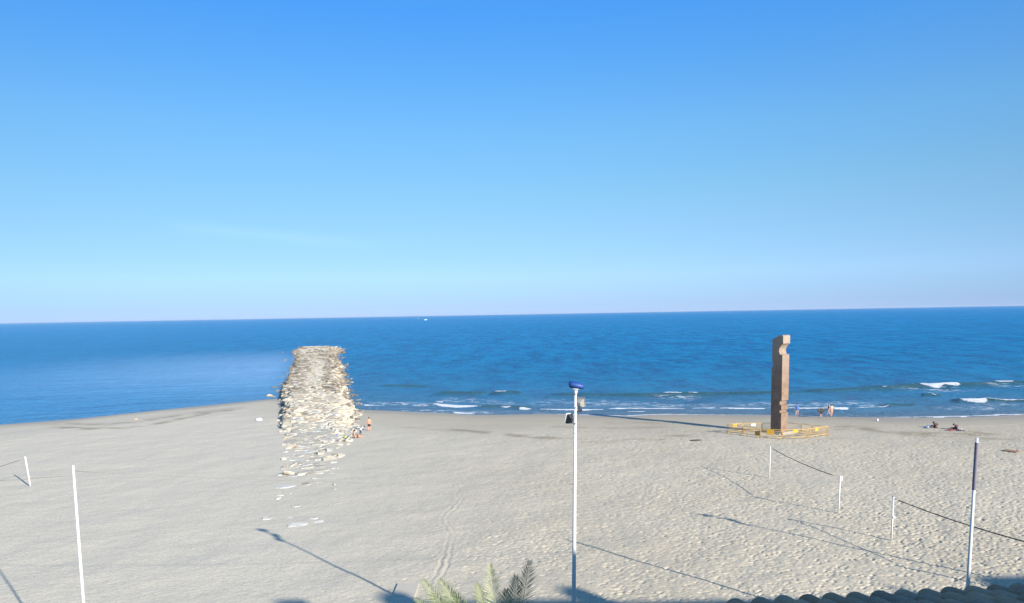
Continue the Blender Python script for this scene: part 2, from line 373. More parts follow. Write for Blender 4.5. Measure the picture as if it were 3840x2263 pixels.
def build_sea():
    rows = list(np.arange(84, 172, 0.42)); y = rows[-1]
    while y < 420: y *= 1.008; rows.append(y)
    while y < 23500: y *= 1.06; rows.append(y)
    cols = [-30, -10, -4, -2, -1.4, -1.1, -0.95] + list(np.arange(-0.85, 0.8501, 0.0031)) + [0.95, 1.1, 1.4, 2, 4, 10, 30]
    rows = np.array(rows); cols = np.array(cols)
    Y, U = np.meshgrid(rows, cols, indexing='ij'); X = U*Y; Z = np.full(X.shape, WATER, dtype=float)
    d = -shore_dist(X, Y)                                   # metres out from the waterline
    foam = np.zeros_like(Z); green = np.zeros_like(Z); lace = np.zeros_like(Z)
    jx = np.interp(Y, [100, 130, 215, 340], [-30, -34, -58, -92])
    left = sstep(4, -10, X-jx) if False else 1-sstep(-14, 2, X-jx)
    calm = left*(1-sstep(150, 330, Y))
    near = 1-sstep(200, 420, Y)
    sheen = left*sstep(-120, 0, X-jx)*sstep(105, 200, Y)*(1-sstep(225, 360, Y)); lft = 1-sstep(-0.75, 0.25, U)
    Z += near*(0.05+0.10*(1-calm))*fbm(X*0.07, Y*0.20, 3)*sstep(0, 14, d)
    Z += near*(1-0.6*calm)*0.035*fbm(X*0.3+3, Y*0.55, 3)*sstep(0, 10, d)
    Z += calm*0.05*np.sin(d*0.95+1.6*fbm(X*0.04, Y*0.08, 2))*np.exp(-d/14)*sstep(0.5, 3, d)*(0.5+0.5*vnoise(X*0.06+9, Y*0.06))
    Z += (1-calm)*0.06*np.sin(d*0.8+2.2*fbm(X*0.05, Y*0.08, 2))*np.exp(-d/16)*sstep(0.5, 3, d)
    def m_per_px(y): return y*y/(14.5*FPX)
    wob = 0.35*fbm(X*0.5, Y*0.5, 3); fine = 0.5+0.5*fbm(X*1.7, Y*1.2, 3)
    for pts, th, h in SWELL:
        P_ = [at(u, v, WATER) for u, v in pts]; yc = sum(p.y for p in P_)/len(P_); w = th*m_per_px(yc)*0.55
        dd, t = poly_dist(X, Y+wob, [(p.x, p.y) for p in P_]); end = np.exp(-0)*sstep(0, .12, t)*(1-sstep(.88, 1, t))
        Z += h*np.exp(-(dd/(w*1.1))**2)*end
        py = np.interp(X, [p.x for p in P_], [p.y for p in P_])
        green = np.maximum(green, np.exp(-(dd/w)**2)*end*np.clip(0.85+0.4*fine-0.2, 0, 1))
    for pts, th, k in FOAM:
        P_ = [at(u, v, WATER) for u, v in pts]; yc = sum(p.y for p in P_)/len(P_); w = max(th*m_per_px(yc)*0.40, 0.30)
        dd, t = poly_dist(X, Y+wob*0.8, [(p.x, p.y) for p in P_])
        ww = w*(0.80+0.55*vnoise(X*0.45+3, Y*0)); ww = ww*(0.25+0.75*sstep(0, .22, t))*(0.25+0.75*(1-sstep(.78, 1, t))); f = k*(1-sstep(0.5, 1.3, dd/np.maximum(ww, .15)))*sstep(0, .02, t)*(1-sstep(.98, 1, t))
        foam = np.maximum(foam, f); Z += 0.10*min(th/8, 1.3)*np.exp(-(dd/w)**2)*k
    for pts, th in LACE:
        P_ = [at(u, v, WATER) for u, v in pts]; yc = sum(p.y for p in P_)/len(P_); w = th*m_per_px(yc)*0.5
        dd, t = poly_dist(X, Y, [(p.x, p.y) for p in P_]); lace = np.maximum(lace, np.exp(-(dd/w)**2))
    edge = np.exp(-((d-0.25)/0.35)**2)*np.clip(0.2+1.2*vnoise(X*0.09+40, Y*0), 0, 1)*(1-calm)
    foam = np.maximum(foam, edge*0.7)
    shallow = np.exp(-np.maximum(d, 0)/9.0); shallow2 = np.exp(-np.maximum(d, 0)/45.0)
    m, nt, b = mat('sea water')
    pos = geo_pos(nt); cm = attr(nt, 'calm'); sh = attr(nt, 'shallow'); sh2 = attr(nt, 'shallow_far')
    big = noise(nt, mapping(nt, pos, (0.004, 0.012, 1)), 1.0, 3)
    mid = noise(nt, mapping(nt, pos, (0.16, 0.055, 1)), 1.0, 9, 0.85)
    c = ramp(nt, big, [(0.32, (0.010, 0.100, 0.280)), (0.68, (0.014, 0.125, 0.320))])
    mid2 = noise(nt, mapping(nt, pos, (0.45, 0.30, 1), (0, 0, 0.06)), 1.0, 7, 0.8)
    c = mixc(nt, ramp(nt, mid, [(0.44, (0, 0, 0)), (0.56, (1, 1, 1))]), c, (0.010, 0.255, 0.53))
    c = mixc(nt, mth(nt, 'MULTIPLY', ramp(nt, mid2, [(0.47, (0, 0, 0)), (0.56, (1, 1, 1))]), 0.6), c, (0.002, 0.25, 0.48))
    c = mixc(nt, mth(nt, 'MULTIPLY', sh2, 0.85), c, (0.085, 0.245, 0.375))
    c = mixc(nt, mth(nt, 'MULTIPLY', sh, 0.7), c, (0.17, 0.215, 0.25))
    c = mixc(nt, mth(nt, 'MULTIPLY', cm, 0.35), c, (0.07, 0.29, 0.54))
    c = mixc(nt, mth(nt, 'MULTIPLY', attr(nt, 'lft'), 0.62), c, (0.055, 0.275, 0.52))  # sky reflection on the left water, painted in as a paler colour
    c = mixc(nt, mth(nt, 'MULTIPLY', attr(nt, 'sheen'), 0.7), c, (0.26, 0.47, 0.72))  # calm-water sheen beside the jetty, put into the colour
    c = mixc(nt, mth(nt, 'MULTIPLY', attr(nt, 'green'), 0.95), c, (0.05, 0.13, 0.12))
    fn = noise(nt, mapping(nt, pos, (1.4, 2.2, 1)), 1.0, 5, 0.7)
    ln = noise(nt, mapping(nt, pos, (0.55, 1.1, 1)), 1.0, 5, 0.75)
    lf = mth(nt, 'MULTIPLY', attr(nt, 'lace'), ramp(nt, ln, [(0.50, (0, 0, 0)), (0.62, (1, 1, 1))]))
    lf = mth(nt, 'MULTIPLY', lf, 0.75)
    glint = ramp(nt, noise(nt, mapping(nt, pos, (0.45, 1.6, 1)), 1.0, 4, 0.7), [(0.66, (0, 0, 0)), (0.74, (1, 1, 1))])   # small scattered sparkles painted white into the water colour
    lf = mth(nt, 'MAXIMUM', lf, mth(nt, 'MULTIPLY', glint, 0.22))
    ff = mth(nt, 'MULTIPLY_ADD', fn, 1.1, mth(nt, 'SUBTRACT', mth(nt, 'MULTIPLY', attr(nt, 'foam'), 1.5), 0.95), clamp=True)
    ff = mth(nt, 'MULTIPLY', ff, 2.2, clamp=True)
    ff = mth(nt, 'MAXIMUM', ff, lf)
    c = mixc(nt, ff, c, (0.93, 0.94, 0.95))
    nt.links.new(c, b.inputs['Base Color'])
    b.inputs['Roughness'].default_value = 0.8
    b.inputs['IOR'].default_value = 1.33; b.inputs['Specular IOR Level'].default_value = 0.0
    w1 = noise(nt, mapping(nt, pos, (0.16, 0.50, 1)), 1.0, 6, 0.72); w2 = noise(nt, mapping(nt, pos, (1.1, 2.6, 1)), 1.0, 4, 0.7)
    w3 = noise(nt, mapping(nt, pos, (0.018, 0.05, 1)), 1.0, 8, 0.78)
    n3 = bump(nt, w3, 1.0, 4.0, None)
    n1 = N(nt, 'ShaderNodeBump'); n1.inputs['Distance'].default_value = 0.9; nt.links.new(w1, n1.inputs['Height']); nt.links.new(n3, n1.inputs['Normal'])
    nt.links.new(mth(nt, 'MULTIPLY_ADD', cm, -0.55, 0.95), n1.inputs['Strength'])
    n2 = N(nt, 'ShaderNodeBump'); n2.inputs['Distance'].default_value = 0.35; nt.links.new(w2, n2.inputs['Height']); nt.links.new(n1.outputs[0], n2.inputs['Normal'])
    nt.links.new(mth(nt, 'MULTIPLY_ADD', cm, -0.5, 0.85), n2.inputs['Strength']); nt.links.new(n2.outputs[0], b.inputs['Normal'])
    # a rough sea never mirrors fully at grazing angles: Fresnel reflection with a ceiling
    gl = N(nt, 'ShaderNodeBsdfGlossy'); gl.inputs['Roughness'].default_value = 0.18; nt.links.new(n2.outputs[0], gl.inputs['Normal'])
    fr = N(nt, 'ShaderNodeFresnel'); fr.inputs['IOR'].default_value = 1.33; nt.links.new(n2.outputs[0], fr.inputs['Normal'])
    cap = mth(nt, 'MULTIPLY_ADD', mth(nt, 'ADD', attr(nt, 'lft'), cm), 0.10, 0.13)
    fac = mth(nt, 'MULTIPLY', mth(nt, 'MINIMUM', fr.outputs[0], cap), mth(nt, 'SUBTRACT', 1.0, ff))
    mx = N(nt, 'ShaderNodeMixShader'); nt.links.new(fac, mx.inputs[0]); nt.links.new(b.outputs[0], mx.inputs[1]); nt.links.new(gl.outputs[0], mx.inputs[2])
    nt.links.new(mx.outputs[0], nt.nodes['Material Output'].inputs['Surface'])
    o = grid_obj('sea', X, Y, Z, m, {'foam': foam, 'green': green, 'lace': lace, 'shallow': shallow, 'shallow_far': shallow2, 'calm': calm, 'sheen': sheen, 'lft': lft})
    o['kind'] = 'structure'
build_sea()

# ------------------------------------------------------------------ the rock jetty
JL = [(1135,1304),(1108,1310),(1093,1321),(1100,1348),(1087,1375),(1078,1407),(1054,1445),(1041,1483),(1046,1536),(1046,1577),(1052,1620),(1058,1680),(1056,1760),(1062,1830)]
JR = [(1262,1305),(1290,1310),(1278,1329),(1283,1356),(1307,1375),(1305,1412),(1315,1445),(1330,1483),(1349,1534),(1338,1569),(1325,1610),(1292,1680),(1258,1760),(1235,1830)]
jl = sorted([(ground(u, v) if v > 1490 else at(u, v, WATER)) for u, v in JL], key=lambda p: p.y)
jr = sorted([(ground(u, v) if v > 1540 else at(u, v, WATER)) for u, v in JR], key=lambda p: p.y)
JY0, JY1 = 60.0, max(jl[-1].y, jr[-1].y)
def jedge(y):
    return (np.interp(y, [p.y for p in jl], [p.x for p in jl]), np.interp(y, [p.y for p in jr], [p.x for p in jr]))
JH = ([58, 72, 80, 92, 105, 125, 160, 340], [0.0, 0.02, 0.08, 0.40, 0.80, 0.85, 0.65, 0.2])
def jetty_z(x, y):
    a, b = jedge(y); t = (x-a)/(b-a)
    prof = sstep(0.0, 0.20, t)*(1-sstep(0.70, 0.98, t))
    top = np.interp(y, *JH); basez = np.where(y > 112, WATER-0.25, base_z(x, y)-0.10)
    endf = 1-sstep(JY1-10, JY1+1, y)
    return basez + (top+np.where(y > 112, 0.75, 0.45*sstep(80, 112, y)+0.10))*prof*endf, t
def stone_mat(name, stops, wetk=True):
    m, nt, b = mat(name); r = attr(nt, 'tone'); pos = geo_pos(nt)
    c = ramp(nt, r, stops); n = noise(nt, pos, 1.6, 6, 0.7)
    c = mixc(nt, 1.0, c, ramp(nt, n, [(0.25, (0.70, 0.68, 0.64)), (0.55, (1, 1, 1)), (0.8, (1.12, 1.12, 1.12))]), 'MULTIPLY')
    if wetk:                                               # weed and wet stain just above the waterline
        s = N(nt, 'ShaderNodeSeparateXYZ'); nt.links.new(pos, s.inputs[0])
        h = mth(nt, 'ADD', mth(nt, 'ADD', s.outputs[2], 0.32), mth(nt, 'MULTIPLY', n, 0.4))
        st = ramp(nt, h, [(0.0, (1, 1, 1)), (0.18, (0, 0, 0))])
        sy = N(nt, 'ShaderNodeMapRange'); nt.links.new(s.outputs[1], sy.inputs[0]); sy.inputs[1].default_value = 108; sy.inputs[2].default_value = 122
        c = mixc(nt, mth(nt, 'MULTIPLY', mth(nt, 'MULTIPLY', st, sy.outputs[0]), 0.8), c, (0.17, 0.125, 0.045))
    nt.links.new(c, b.inputs['Base Color']); b.inputs['Roughness'].default_value = 0.85; b.inputs['Specular IOR Level'].default_value = 0.2
    bump(nt, noise(nt, pos, 4, 6, 0.7), 0.7, 0.08, b); return m
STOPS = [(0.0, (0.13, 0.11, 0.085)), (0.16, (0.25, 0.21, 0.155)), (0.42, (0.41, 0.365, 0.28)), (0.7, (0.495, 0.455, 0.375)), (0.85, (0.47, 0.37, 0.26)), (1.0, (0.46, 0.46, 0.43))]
MSTONE = stone_mat('limestone boulders', STOPS); MSLAB = stone_mat('limestone slabs', [(0, (0.46, 0.42, 0.33)), (0.5, (0.54, 0.51, 0.42)), (1, (0.58, 0.565, 0.51))], False)
def rock_verts(lx, ly, lz, rg):
    """an irregular flat-topped block: 3 rings of 8 and two caps"""
    n = 9; V = []; F = []; ph = rg.uniform(0, 6.28); rad = 1+0.24*np.array([rg.uniform(-1, 1) for _ in range(n)])
    for k, (zz, s) in enumerate(((-1, 0.9), (-0.1, 1.05), (0.72, 0.96), (1.0, 0.74))):
        for j in range(n):
            a = ph+2*math.pi*j/n; ca, sa = math.cos(a), math.sin(a)
            sq = 1/max(abs(ca), abs(sa))**0.55; r = rad[j]*s*sq
            V.append((lx*r*ca*0.92, ly*r*sa*0.92, lz*(zz+rg.uniform(-.14, .14))))
    for k in range(3):
        for j in range(n): a = k*n+j; b2 = k*n+(j+1) % n; F.append((a, b2, b2+n, a+n))
    F.append(tuple(range(3*n, 4*n))); F.append(tuple(range(n))[::-1]); return V, F
def build_jetty():
    rg = random.Random(21)
    rt = root('rock_jetty', (-26, 92, 0), 'long rock jetty of pale beige boulders running from the sand out into the sea', 'jetty')
    off = Vector((26, -92, 0))
    # rubble core
    ys = np.concatenate([np.arange(JY0, 130, 0.8), np.arange(130, JY1+2, 2.0)]); ts = np.linspace(0, 1, 34)
    Yg, T = np.meshgrid(ys, ts, indexing='ij'); a, b = jedge(Yg); X = a+(b-a)*T; Z, _ = jetty_z(X, Yg)
    Z = Z - 0.20 + 0.10*fbm(X*0.9, Yg*0.9, 3)
    o = grid_obj('rubble_core', X+off.x, Yg+off.y, Z, MSTONE, {'tone': np.clip(0.12+0.10*fbm(X*0.4, Yg*0.2, 2)+0.42*(1-sstep(95, 130, Yg)), 0, 1)}); o.parent = rt  # core toned dark farther out to paint shade in the gaps between rocks
    rocks = []
    y = JY0
    while y < JY1:
        a, b = jedge(np.array(y)); a, b = float(a), float(b); size = 1.0 if y < 200 else 1.25
        step = rg.uniform(0.85, 1.15)*size*(1.0 if y < 150 else 1.15); x = a-0.5+rg.uniform(0, 1)
        while x < b+0.6:
            lx = rg.uniform(0.42, 1.05)*size*(1 if rg.random() > .2 else .55); ly = rg.uniform(0.45, 0.80)*size
            xx = x+lx*0.8; yy = y+rg.uniform(-.35, .35); t = (xx-a)/(b-a)
            keep = 1.0
            if y < 90: keep = min(1, 0.26+0.74*max(0, (y-60)/27)**1.2)
            if -0.03 < t < 1.03 and rg.random() < keep:
                if t < .1 or t > .9: lx *= .62; ly *= .85
                rocks.append((xx, yy, lx, ly, t, size))
            x += lx*rg.uniform(1.50, 1.80)
        y += step
    for u, v, s in [(1067,1352,1.5),(1075,1377,1.2),(1060,1412,1.6),(1072,1399,1.2),(1032,1452,1.5),(1024,1486,.9),(1012,1484,1.2),(1040,1465,1.0),(1292,1323,1.8),(1291,1341,1.2),(1320,1434,1.0),(1314,1420,1.0),(1345,1500,1.0),(1352,1515,.8),(1056,1321,1.6),(1298,1309,1.5),(1048,1440,1.1)]:
        p = at(u, v, WATER+0.1); rocks.append((p.x, p.y, s*0.62, s*0.6, -1, 1.0))
    rocks.sort(key=lambda r: -(r[2])*1.0/(r[1]**1.6)*(1 if r[1] > 74 else .75))
    bigs = rocks[:99]; rest = rocks[99:]
    def one(r):
        x, y, lx, ly, t, sz = r
        zc, _ = jetty_z(np.array(x), np.array(y)); zc = float(zc) if t >= 0 else WATER-0.05
        flank = t < 0.16 or t > 0.74
        lz = rg.uniform(0.20, 0.38)*(1.4 if flank and y > 95 else 1.0)*(0.45 if y < 88 else 1)*(1.5 if y > 290 else 1)
        if t < 0: lz = 0.38
        V, F = rock_verts(lx, ly, lz, rg)
        tilt = (0.09 if y > 92 else 0.04) if not flank else 0.28
        near = max(0.0, min(1.0, (y-84)/14)); jit = rg.uniform(-.05, .09)*(1.0 if flank else .45)*(2.5 if y > 290 else 1)
        sand_z = float(base_z(np.array(x), np.array(y)))
        zt = (sand_z+0.055+rg.uniform(-.04, .04)+(rg.uniform(.05, .16) if rg.random() < .06 else 0))*(1-near) + (zc+0.06+0.20*lz+jit)*near if t >= 0 else zc+0.25*lz
        M = Matrix.Translation((x, y, zt-lz)) @ Matrix.Rotation(rg.gauss(0, 0.25), 4, 'Z') @ Matrix.Rotation(rg.gauss(0, tilt), 4, 'X') @ Matrix.Rotation(rg.gauss(0, tilt), 4, 'Y')
        # patches of darker stone along the flanks and the far crown
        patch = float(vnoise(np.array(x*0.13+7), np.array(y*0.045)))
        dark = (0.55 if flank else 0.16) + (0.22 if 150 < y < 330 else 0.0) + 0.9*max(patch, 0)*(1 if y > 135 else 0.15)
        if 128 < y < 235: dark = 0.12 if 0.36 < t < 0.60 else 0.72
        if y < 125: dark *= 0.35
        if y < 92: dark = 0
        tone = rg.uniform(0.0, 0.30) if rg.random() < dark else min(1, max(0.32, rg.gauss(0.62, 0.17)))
        if y < 95 and t >= 0: tone = rg.uniform(.42, .72) if rg.random() < .8 else rg.uniform(.9, 1)
        return V, F, M, tone
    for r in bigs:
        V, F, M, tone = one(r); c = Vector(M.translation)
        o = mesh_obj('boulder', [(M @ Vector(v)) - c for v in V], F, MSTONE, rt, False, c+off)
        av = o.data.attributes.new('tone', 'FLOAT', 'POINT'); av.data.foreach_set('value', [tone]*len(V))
    VV = []; FF = []; TT = []
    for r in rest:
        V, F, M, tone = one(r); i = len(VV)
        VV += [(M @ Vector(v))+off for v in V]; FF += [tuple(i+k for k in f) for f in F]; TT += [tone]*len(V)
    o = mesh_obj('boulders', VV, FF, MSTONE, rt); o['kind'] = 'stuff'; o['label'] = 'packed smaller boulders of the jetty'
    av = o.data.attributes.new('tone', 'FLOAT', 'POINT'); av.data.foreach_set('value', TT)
build_jetty()

# loose slabs sunk in the sand in front of the jetty: x, y, width in a crop of the photograph, and what singles one out
LOOSE = [(400,195,100,0),(455,235,80,0),(510,185,50,0),(590,183,60,0),(580,232,45,0),(657,205,40,0),(820,205,80,0),(550,270,60,0),(905,240,40,0),(290,345,60,0),(350,345,50,0),
 (575,377,40,0),(665,375,30,0),(460,400,120,0),(860,400,90,0),(720,415,100,0),(560,465,120,0),(740,480,110,0),(860,468,60,0),(912,465,25,0),(270,540,70,0),(700,520,90,0),(850,520,100,0),
 (870,648,30,0),(263,737,45,0),(270,765,90,0),(380,747,40,0),(700,310,70,0),(620,330,60,0),(480,300,70,0),(420,310,60,0),(340,135,80,0),(660,140,70,0),(830,120,80,0),(730,170,60,0),(560,150,70,0),
 (755,262,190,'long pale slab lying crosswise at the near end of the jetty stones'),
 (780,360,200,'broad grey slab flush with the sand, widest of the sunken stones near the jetty foot'),
 (390,375,80,'rounded cream stone with a dark left end sticking out of the sand'),
 (955,325,60,'thin pale stone standing apart on the right side of the scattered slabs'),
 (330,465,130,'long thin slab on the left, just beyond the rope line'),
 (660,577,110,'rounded pale grey slab just below the rope line'),
 (705,622,95,'orange tinted flat stone just below the rounded grey slab'),
 (330,668,250,'very long thin pale slab sunk in the sand left of the others'),
 (820,705,150,'grey flat slab to the right, beyond the hand cart tracks left side'),
 (245,802,60,'short pale slab, lowest of a little stack of three thin ones'),
 (445,885,150,'pale ridge shaped slab alone in the smooth sand above the nearest stones'),
 (880,765,140,'faint tan slab almost covered by sand on the right'),
 (915,855,110,'brownish slab with dark gaps, farthest right of the near stones'),
 (130,1022,145,'pale slab farthest to the left of the nearest row of stones'),
 (370,1022,110,'thin bright slab in the middle of the nearest row of stones'),
 (470,1100,215,'biggest white slab, nearest to the lamp post shadow'),
 (640,1025,90,'small pinkish stone behind the biggest white slab'),
 (700,1060,100,'pale stone with a dark hollow, right end of the nearest row')]
def build_loose():
    rg = random.Random(5)
    for a, b, w, lab in LOOSE:
        p = ground(960+a/2.968, 1600+b/2.968); hw = w/2.968/FPX*math.hypot(p.y, 14)/2
        V, F = rock_verts(hw, max(0.28, hw*rg.uniform(0.5, 0.8)), 0.10, rg)
        M = Matrix.Rotation(rg.gauss(0.12, 0.18), 4, 'Z') @ Matrix.Rotation(rg.gauss(0, 0.04), 4, 'X') @ Matrix.Rotation(rg.gauss(0, 0.03), 4, 'Y')
        o = mesh_obj('flat_rock', [M @ Vector(v) for v in V], F, MSLAB, None, False, (p.x, p.y, p.z-0.075+rg.uniform(0, .03)+(0.05 if w > 200 and b > 1000 else 0)))
        av = o.data.attributes.new('tone', 'FLOAT', 'POINT'); av.data.foreach_set('value', [rg.uniform(0, 1) if b < 1000 else .8]*len(V))
        if lab: finish(o, lab, 'rock', 'flat rocks sunk in the sand')
        else: finish(o, 'small pale flat rock sunk level with the sand below the jetty', 'rock', 'small flat rocks below the jetty')
build_loose()

# ------------------------------------------------------------------ stone pillar
def build_pillar():
    p = ground(2921, 1624); H = height_at(p, 1256)
    rt = root('stone_pillar', p, 'tall brown stone pillar sculpture with notches cut in one edge, standing on the beach', 'sculpture')
    Wd, Th = 1.36, 1.36; aR = R_(307); aL = R_(217)
    # profile in the plane of the dark face: p across (0 = far left, Wd = lit face side), z up. taken in fractions of the height
    k = H/ (1330-108)
    z = lambda y: (1328-y)*k
    prof = [(0.02, 0.0), (Wd, 0.0), (Wd-0.0, z(1068)), (Wd-0.20, z(1066)), (Wd-0.20, z(1030)), (Wd, z(1027)), (Wd, z(968)), (Wd-0.22, z(966)), (Wd-0.22, z(918)), (Wd+0.02, z(914)), (Wd, z(348))]
    for i in range(9):
        a = i/8; th = -math.pi*0.32 + a*math.pi*0.80
        prof.append((Wd-0.02-0.42*math.cos(th)**0.8 if math.cos(th) > 0 else Wd-0.05, z(345)+(z(226)-z(345))*a))
    prof += [(Wd-0.42, z(216)), (Wd+0.06, z(214)), (Wd+0.06, z(118)), (Wd-0.10, z(108)), (Wd*0.62, z(116)), (Wd*0.32, z(136)), (0.06, z(166)), (0.04, z(436)), (0.14, z(452)), (0.20, z(470)), (0.14, z(494)), (0.0, z(508))]
    dR = Vector((math.cos(aR), math.sin(aR), 0)); dL = Vector((math.cos(aL), math.sin(aL), 0))
    mb = MB(); n = len(prof); V = []
    for s in (Th/2, -Th/2):
        for a, zz in prof: V.append(dR*(a-Wd/2) + dL*s + Vector((0, 0, zz)))
    mb.v = V; mb.f = [list(range(n)), list(range(n, 2*n))[::-1]] + [[i, (i+1) % n, n+(i+1) % n, n+i] for i in range(n)]
    m, nt, b = mat('drilled brown sandstone'); pos = geo_pos(nt)
    s = N(nt, 'ShaderNodeSeparateXYZ'); nt.links.new(pos, s.inputs[0])
    n1 = noise(nt, pos, 1.2, 5, 0.65); n2 = noise(nt, pos, 9, 5, 0.7)
    c = ramp(nt, n1, [(0.3, (0.180, 0.120, 0.088)), (0.55, (0.240, 0.168, 0.124)), (0.75, (0.270, 0.212, 0.165))])
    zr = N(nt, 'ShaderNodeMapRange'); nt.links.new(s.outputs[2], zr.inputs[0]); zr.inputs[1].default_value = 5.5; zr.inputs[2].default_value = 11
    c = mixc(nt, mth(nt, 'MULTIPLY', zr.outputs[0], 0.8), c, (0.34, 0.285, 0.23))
    c = mixc(nt, 1.0, c, ramp(nt, n2, [(0.32, (0.62, 0.58, 0.55)), (0.5, (1, 1, 1)), (0.70, (1.22, 1.18, 1.14))]), 'MULTIPLY')
    vo = N(nt, 'ShaderNodeTexVoronoi'); vo.inputs['Scale'].default_value = 3.6; nt.links.new(mapping(nt, pos, (1, 1, 1)), vo.inputs[0])
    holes = ramp(nt, vo.outputs['Distance'], [(0.13, (1, 1, 1)), (0.20, (0, 0, 0))])
    zt = N(nt, 'ShaderNodeMapRange'); nt.links.new(s.outputs[2], zt.inputs[0]); zt.inputs[1].default_value = 8.8; zt.inputs[2].default_value = 9.4
    hm = mth(nt, 'MULTIPLY', holes, zt.outputs[0]); c = mixc(nt, mth(nt, 'MULTIPLY', hm, 0.75), c, (0.12, 0.075, 0.05))
    nt.links.new(c, b.inputs['Base Color']); b.inputs['Roughness'].default_value = 0.9; b.inputs['Specular IOR Level'].default_value = 0.1
    bump(nt, mth(nt, 'SUBTRACT', n2, mth(nt, 'MULTIPLY', hm, 1.2)), 0.8, 0.05, b)
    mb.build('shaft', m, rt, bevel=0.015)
    # rough concrete plinth
    pl = MB(); rg = random.Random(4)
    for kx, ky, w, d, h in [(0, -0.1, 2.3, 2.0, 0.30), (-0.5, -0.85, 1.2, 0.8, 0.16), (1.05, 0.15, 1.1, 1.2, 0.18)]:
        pl.box((kx, ky, h/2-0.05), (w, d, h+0.1), Matrix.Rotation(R_(-53+rg.uniform(-4, 4)), 3, 'Z'))
    o = pl.build('plinth', plain('rough concrete', (0.29, 0.265, 0.22), 0.9, 0.25, 3, bmp=0.05), rt, bevel=0.05)
    return p
PIL = build_pillar()

# ------------------------------------------------------------------ yellow crowd barriers in a ring
MY = plain('yellow paint', (0.62, 0.38, 0.10), 0.45, 0.15, 6); MYP = plain('yellow plate', (0.66, 0.36, 0.03), 0.4, 0.08, 6)
MBR = plain('brown plate', (0.42, 0.24, 0.06), 0.5, 0.1, 6); MWH = plain('white plate', (0.60, 0.58, 0.50), 0.4, 0.04, 6); MBLK = plain('black print', (0.03, 0.03, 0.03), 0.5, 0.1, 6)  # brown plate is a yellow placard with shade painted in; also colours printed marks
ring = [(2724,1626),(2786,1633),(2850,1643),(2934,1649),(3023,1646),(3106,1634),(3047,1630),(3005,1624),(2945,1619),(2857,1621),(2786,1622)]
RL = ['left front of the pillar, next to the ring\'s left tip','front left, with a brown plate in shadow','front, crossing in front of the pillar foot, with a big yellow plate','front right with a yellow plate, right of the pillar foot','right end of the front row with a yellow plate','short, closing the right tip of the ring from behind','behind on the right, second from the right tip','behind on the right, touching the pillar\'s right edge','directly behind the pillar, mostly hidden','behind on the left with a white plate','behind on the left with a yellow plate, next to the left tip']
PL = {1: ('b', .85), 2: ('y2', .45), 3: ('y', .55), 4: ('y', .45), 9: ('w', .45), 10: ('y', .5)}
def build_barriers():
    pts = [ground(u, v) for u, v in ring]
    for i in range(11):
        a, b = pts[i], pts[(i+1) % 11]; mid = (a+b)/2; dv = b-a; L = dv.length-0.10; ang = math.atan2(dv.y, dv.x)
        rt = root('barrier', mid, 'yellow crowd barrier, '+RL[i], 'barrier', 'yellow crowd barriers around the pillar', ang)
        f = MB(); r = 0.026
        f.tube([(-L/2, 0, 0.16), (-L/2, 0, 0.98), (-L/2+0.06, 0, 1.05), (L/2-0.06, 0, 1.05), (L/2, 0, 0.98), (L/2, 0, 0.16)], r, 8)
        f.tube([(-L/2, 0, 0.20), (L/2, 0, 0.20)], r, 8); f.build('frame', MY, rt, True)
        g = MB(); nb = max(3, int(L/0.125))
        for k in range(1, nb): xx = -L/2+L*k/nb; g.tube([(xx, 0, 0.2), (xx, 0, 1.04)], 0.0085, 6)
        g.build('bars', MY, rt, True)
        for sx in (-1, 1):
            l = MB(); l.tube([(sx*(L/2-0.1), -0.27, 0.0), (sx*(L/2-0.1), -0.20, 0.05), (sx*(L/2-0.1), 0, 0.19), (sx*(L/2-0.1), 0.20, 0.05), (sx*(L/2-0.1), 0.27, 0.0)], 0.02, 8); l.build('leg', MY, rt, True)
        if i in PL:
            kd, t = PL[i]; m = {'b': MBR, 'y': MYP, 'y2': MYP, 'w': MWH}[kd]; w, h = (0.75, 0.55) if kd == 'y2' else (0.52, 0.30)
            pz = 0.72 if kd == 'y2' else 0.86
            if kd == 'b': pz = 0.45; w = 0.6; h = 0.4
            q = MB(); q.box(((t-0.5)*L, 0, pz), (w, 0.06, h)); pl_ = q.build('sign_plate', m, rt, bevel=0.008)
            if kd != 'w':
                e = MB(); e.box(((t-0.5)*L, -0.034, pz), (0.10, 0.008, 0.05), None); e.box(((t-0.5)*L, 0.034, pz), (0.10, 0.008, 0.05), None); e.build('printed_mark', MBR, pl_)
build_barriers()

